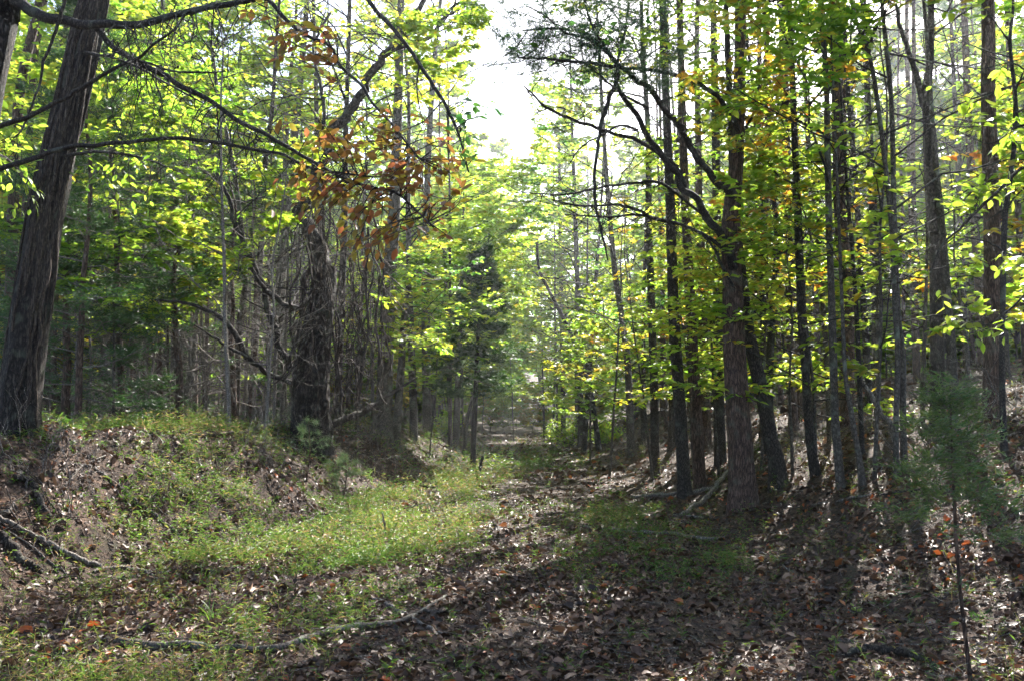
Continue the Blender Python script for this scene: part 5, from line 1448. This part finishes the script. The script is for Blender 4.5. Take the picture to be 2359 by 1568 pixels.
for k, (y0, y1, n, h, bl) in enumerate([(3.6, 8.5, 21000, .13, .055), (8.2, 15, 30000, .19, .075), (14.5, 26, 18000, .24, .11), (25, 56, 12000, .3, .17)]):
    g = Geo(); stilt_grass(g, rng, n, y0, y1, h, bl)
    tag(g.build('grass', M['grass']), ['short stilt grass nearest to the viewer', 'lush green stilt grass beside the wheel track', 'stilt grass along the middle of the track edge', 'grass strip across the far track'][k], 'grass', kind='stuff')

def tuft(label, px, py, n, L, seed, spread=.5):
    rng = rngs(3000 + seed)
    base = hit(px, py)
    root = thing('sedge_tuft', base, label, 'sedge', 'sedge tufts in the grass')
    g = Geo()
    for j in range(n):
        a = rng.uniform(0, 6.28); e = rng.uniform(.6, 1.3); ln = L * rng.uniform(.6, 1.1)
        t = np.linspace(0, 1, 9)
        d = np.array([math.cos(a) * math.cos(e), math.sin(a) * math.cos(e), math.sin(e)])
        p = base + rng.normal(size=3) * [.02, .02, 0] + d * t[:, None] * ln + np.array([math.cos(a), math.sin(a), 0]) * (spread * .6 * t ** 2)[:, None] * ln - np.array([0, 0, 1]) * (spread * t ** 2.2)[:, None] * ln
        sd = np.array([-math.sin(a), math.cos(a), 0]) * (.0045 * (1 - t ** 2) + .0006)[:, None]
        v = np.concatenate([p - sd, p + sd]); i = np.arange(8)
        gb_ = Geo(); gb_.add(v, [np.stack([i, i + 9, i + 10, i + 1], -1)], rng.uniform(.2, .6)); gb_.build('blade', M['grass'], root, base)
tuft('long bladed sedge tuft at the bottom left corner of the grass', 212, 1566, 12, .30, 1)
tuft('upright dark sedge tuft in the left grass', 492, 1425, 14, .34, 2, .35)
tuft('sedge tuft on the crest of the left bank', 385, 1030, 10, .4, 3)
tuft('sedge tuft at the foot of the left bank beside sunlit grass', 475, 1335, 9, .26, 4)

# ------------------------------------------------------------------ small plants
def seedling(name, label, px, py, seed, n=7, h=.14, leaf=.05, mat='leaf_green', tint=(3.5, 1.5)):
    rng = rngs(3200 + seed)
    base = hit(px, py)
    root = thing(name, base, label, 'plant')
    g = Geo(); top = base + np.array([rng.normal() * .03, 0, h]); p = spline(np.array([base - [0, 0, .01], (base + top) / 2 + rng.normal(size=3) * .01, top]), 8)
    tubes(g, p, np.linspace(.003, .0015, 8), 5); g.build('stem', M['twig'], root, base)
    for j in range(n):
        q = p[int(rng.integers(3, 8))]; a = j * 2.4 + rng.normal() * .3
        leaf_piece('leaf', 'leaf', mat, int(np.clip(rng.normal(*tint), 0, 7)), q, (math.cos(a), math.sin(a), rng.uniform(-.1, .4)), leaf_normals(rng, 1, .3)[0], leaf * rng.uniform(.7, 1.2), root, base)
for k, (px, py, lab, h) in enumerate([(1920, 1508, 'tiny green seedling just left of the mossy log', .10), (2185, 1490, 'seedling with pale leaves right of the mossy log', .14), (1730, 1262, 'green seedling at the right edge of the grassy middle strip', .16),
                                     (1330, 1295, 'sunlit leafy seedling in the middle of the track', .16), (1985, 1420, 'single bright seedling in the shaded right litter', .08), (2270, 1560, 'bright seedling at the bottom right corner', .10),
                                     (330, 1245, 'pale leafy seedling at the foot of the left bank', .16), (455, 1255, 'seedling just below the dead twigs of the left bank', .18), (2290, 1180, 'yellow green sprig on the sunlit right slope', .25), (2350, 1200, 'second yellow green sprig at the right border of the slope', .25),
                                     (1180, 1075, 'leafy green weed at the sunlit path edge', .45), (1140, 1080, 'leafy weed beside the broken stub', .4), (890, 1560, 'broad leaved green plant at the bottom centre', .10), (80, 1555, 'low green plant at the bottom left corner', .12)]):
    seedling('seedling', lab, px, py, k, 9 if h < .3 else 26, h, .05 if h < .3 else .12, 'leaf_yellow' if 'yellow' in lab else 'leaf_green', (1.5, 1) if 'yellow' in lab else (3.3, 1.3))
def pine_seedling(label, px, py, h, seed):
    rng = rngs(3300 + seed)
    base = hit(px, py)
    root = thing('pine_seedling', base, label, 'seedling')
    g = Geo(); p = spline(np.array([base - [0, 0, .02], base + [.05, 0, h * .5], base + [.02, 0, h]]), 12); tubes(g, p, np.linspace(.012, .004, 12), 6); g.build('stem', M['bark_pine'], root, base)
    b = grow(rng, p, np.full(12, .01), .25, 12, h * .5, (0, 40), 3, 2, 1, prof='cone', cull=False)
    g = Geo(); tubes(g, b['P1'], b['R1'] * .5, 4); g.build('branches', M['bark_pine'], root, base)
    g = Geo(); b['lp'] = np.concatenate([b['P1'][:, -1], b['P1'][:, 4], b['P2'][:, -1]]); b['la'] = norm(b['lp'] - base); needle_bursts(g, rng, b, 26, .09, (.7, .2), cull=False)
    tag(g.build('needles', M['needle'], root, base), kind='stuff')
pine_seedling('little pine seedling with needle tufts before the vine covered tree', 705, 1110, .9, 1)
pine_seedling('small pine seedling at the foot of the bank right of the other seedling', 790, 1150, .7, 2)
# sheet webs on the sunlit right slope
for k, (px, py, s, lab) in enumerate([(2125, 1258, .10, 'small white sheet web on the right slope beside the cedar stem'), (2270, 1345, .17, 'widest white spider web on the right slope leaves'), (2185, 1445, .15, 'lowest grey spider web left of the bare cedar stem'), (2185, 1180, .09, 'topmost small spider web behind the cedar stem')]):
    c = hit(px, py); rng = rngs(3400 + k)
    n = 18; a = np.arange(n) / n * 6.283; rr = s * (.7 + .5 * rng.random(n))
    v = [c + [0, 0, .06]] + [np.array([c[0] + math.cos(q) * r_, c[1] + math.sin(q) * r_ * 1.3, float(land(c[0] + math.cos(q) * r_, c[1] + math.sin(q) * r_ * 1.3)) + .05]) for q, r_ in zip(a, rr)]
    g = Geo(); g.add(np.array(v), [np.array([(0, 1 + j, 1 + (j + 1) % n) for j in range(n)])]); o = g.build('spider_web', M['web'], None, c); o.location = c
    tag(o, lab, 'spider web', 'sheet webs on the right slope')
# ------------------------------------------------------------------ the air: thin sunlit haze
hm = bpy.data.materials.new('sunlit haze')
hm.use_nodes = True
for n in list(hm.node_tree.nodes):
    if n.type != 'OUTPUT_MATERIAL': hm.node_tree.nodes.remove(n)
pv = hm.node_tree.nodes.new('ShaderNodeVolumePrincipled')
pv.inputs['Color'].default_value = (.92, .95, 1.0, 1)
pv.inputs['Density'].default_value = HAZE
pv.inputs['Anisotropy'].default_value = .65
hm.node_tree.links.new(pv.outputs[0], hm.node_tree.nodes['Material Output'].inputs['Volume'])
x0, x1, y0, y1, z0, z1 = -570., 570., -80., 790., -2., 62.
hv = np.array([(x, y, z) for z in (z0, z1) for y in (y0, y1) for x in (x0, x1)])
hz = obj('haze', np_mesh('haze', hv, [np.array([(0, 2, 3, 1), (4, 5, 7, 6), (0, 1, 5, 4), (2, 6, 7, 3), (0, 4, 6, 2), (1, 3, 7, 5)])], hm, smooth=False))
tag(hz, 'thin pale haze in the sunlit air between the trees', 'haze', kind='stuff')

# things of one group that ended with the same words: tell them apart by distance
from collections import defaultdict
same = defaultdict(list)
for o in COL.objects:
    if o.parent is None and o.get('group') and o.get('label'): same[o['label']].append(o)
ORD = ['', 'second ', 'third ', 'fourth ', 'fifth ', 'sixth ', 'seventh ', 'eighth ', 'ninth ', 'tenth ', 'eleventh ', 'twelfth ']
for lab, os_ in same.items():
    if 1 < len(os_) <= 12:
        for k, o in enumerate(sorted(os_, key=lambda q: q.location[1])):
            w = lab.split(' ')
            o['label'] = f'{ORD[k]}nearest {" ".join(w[1:])}' if w[0] == 'near' else f'{ORD[k]}nearest {lab}'
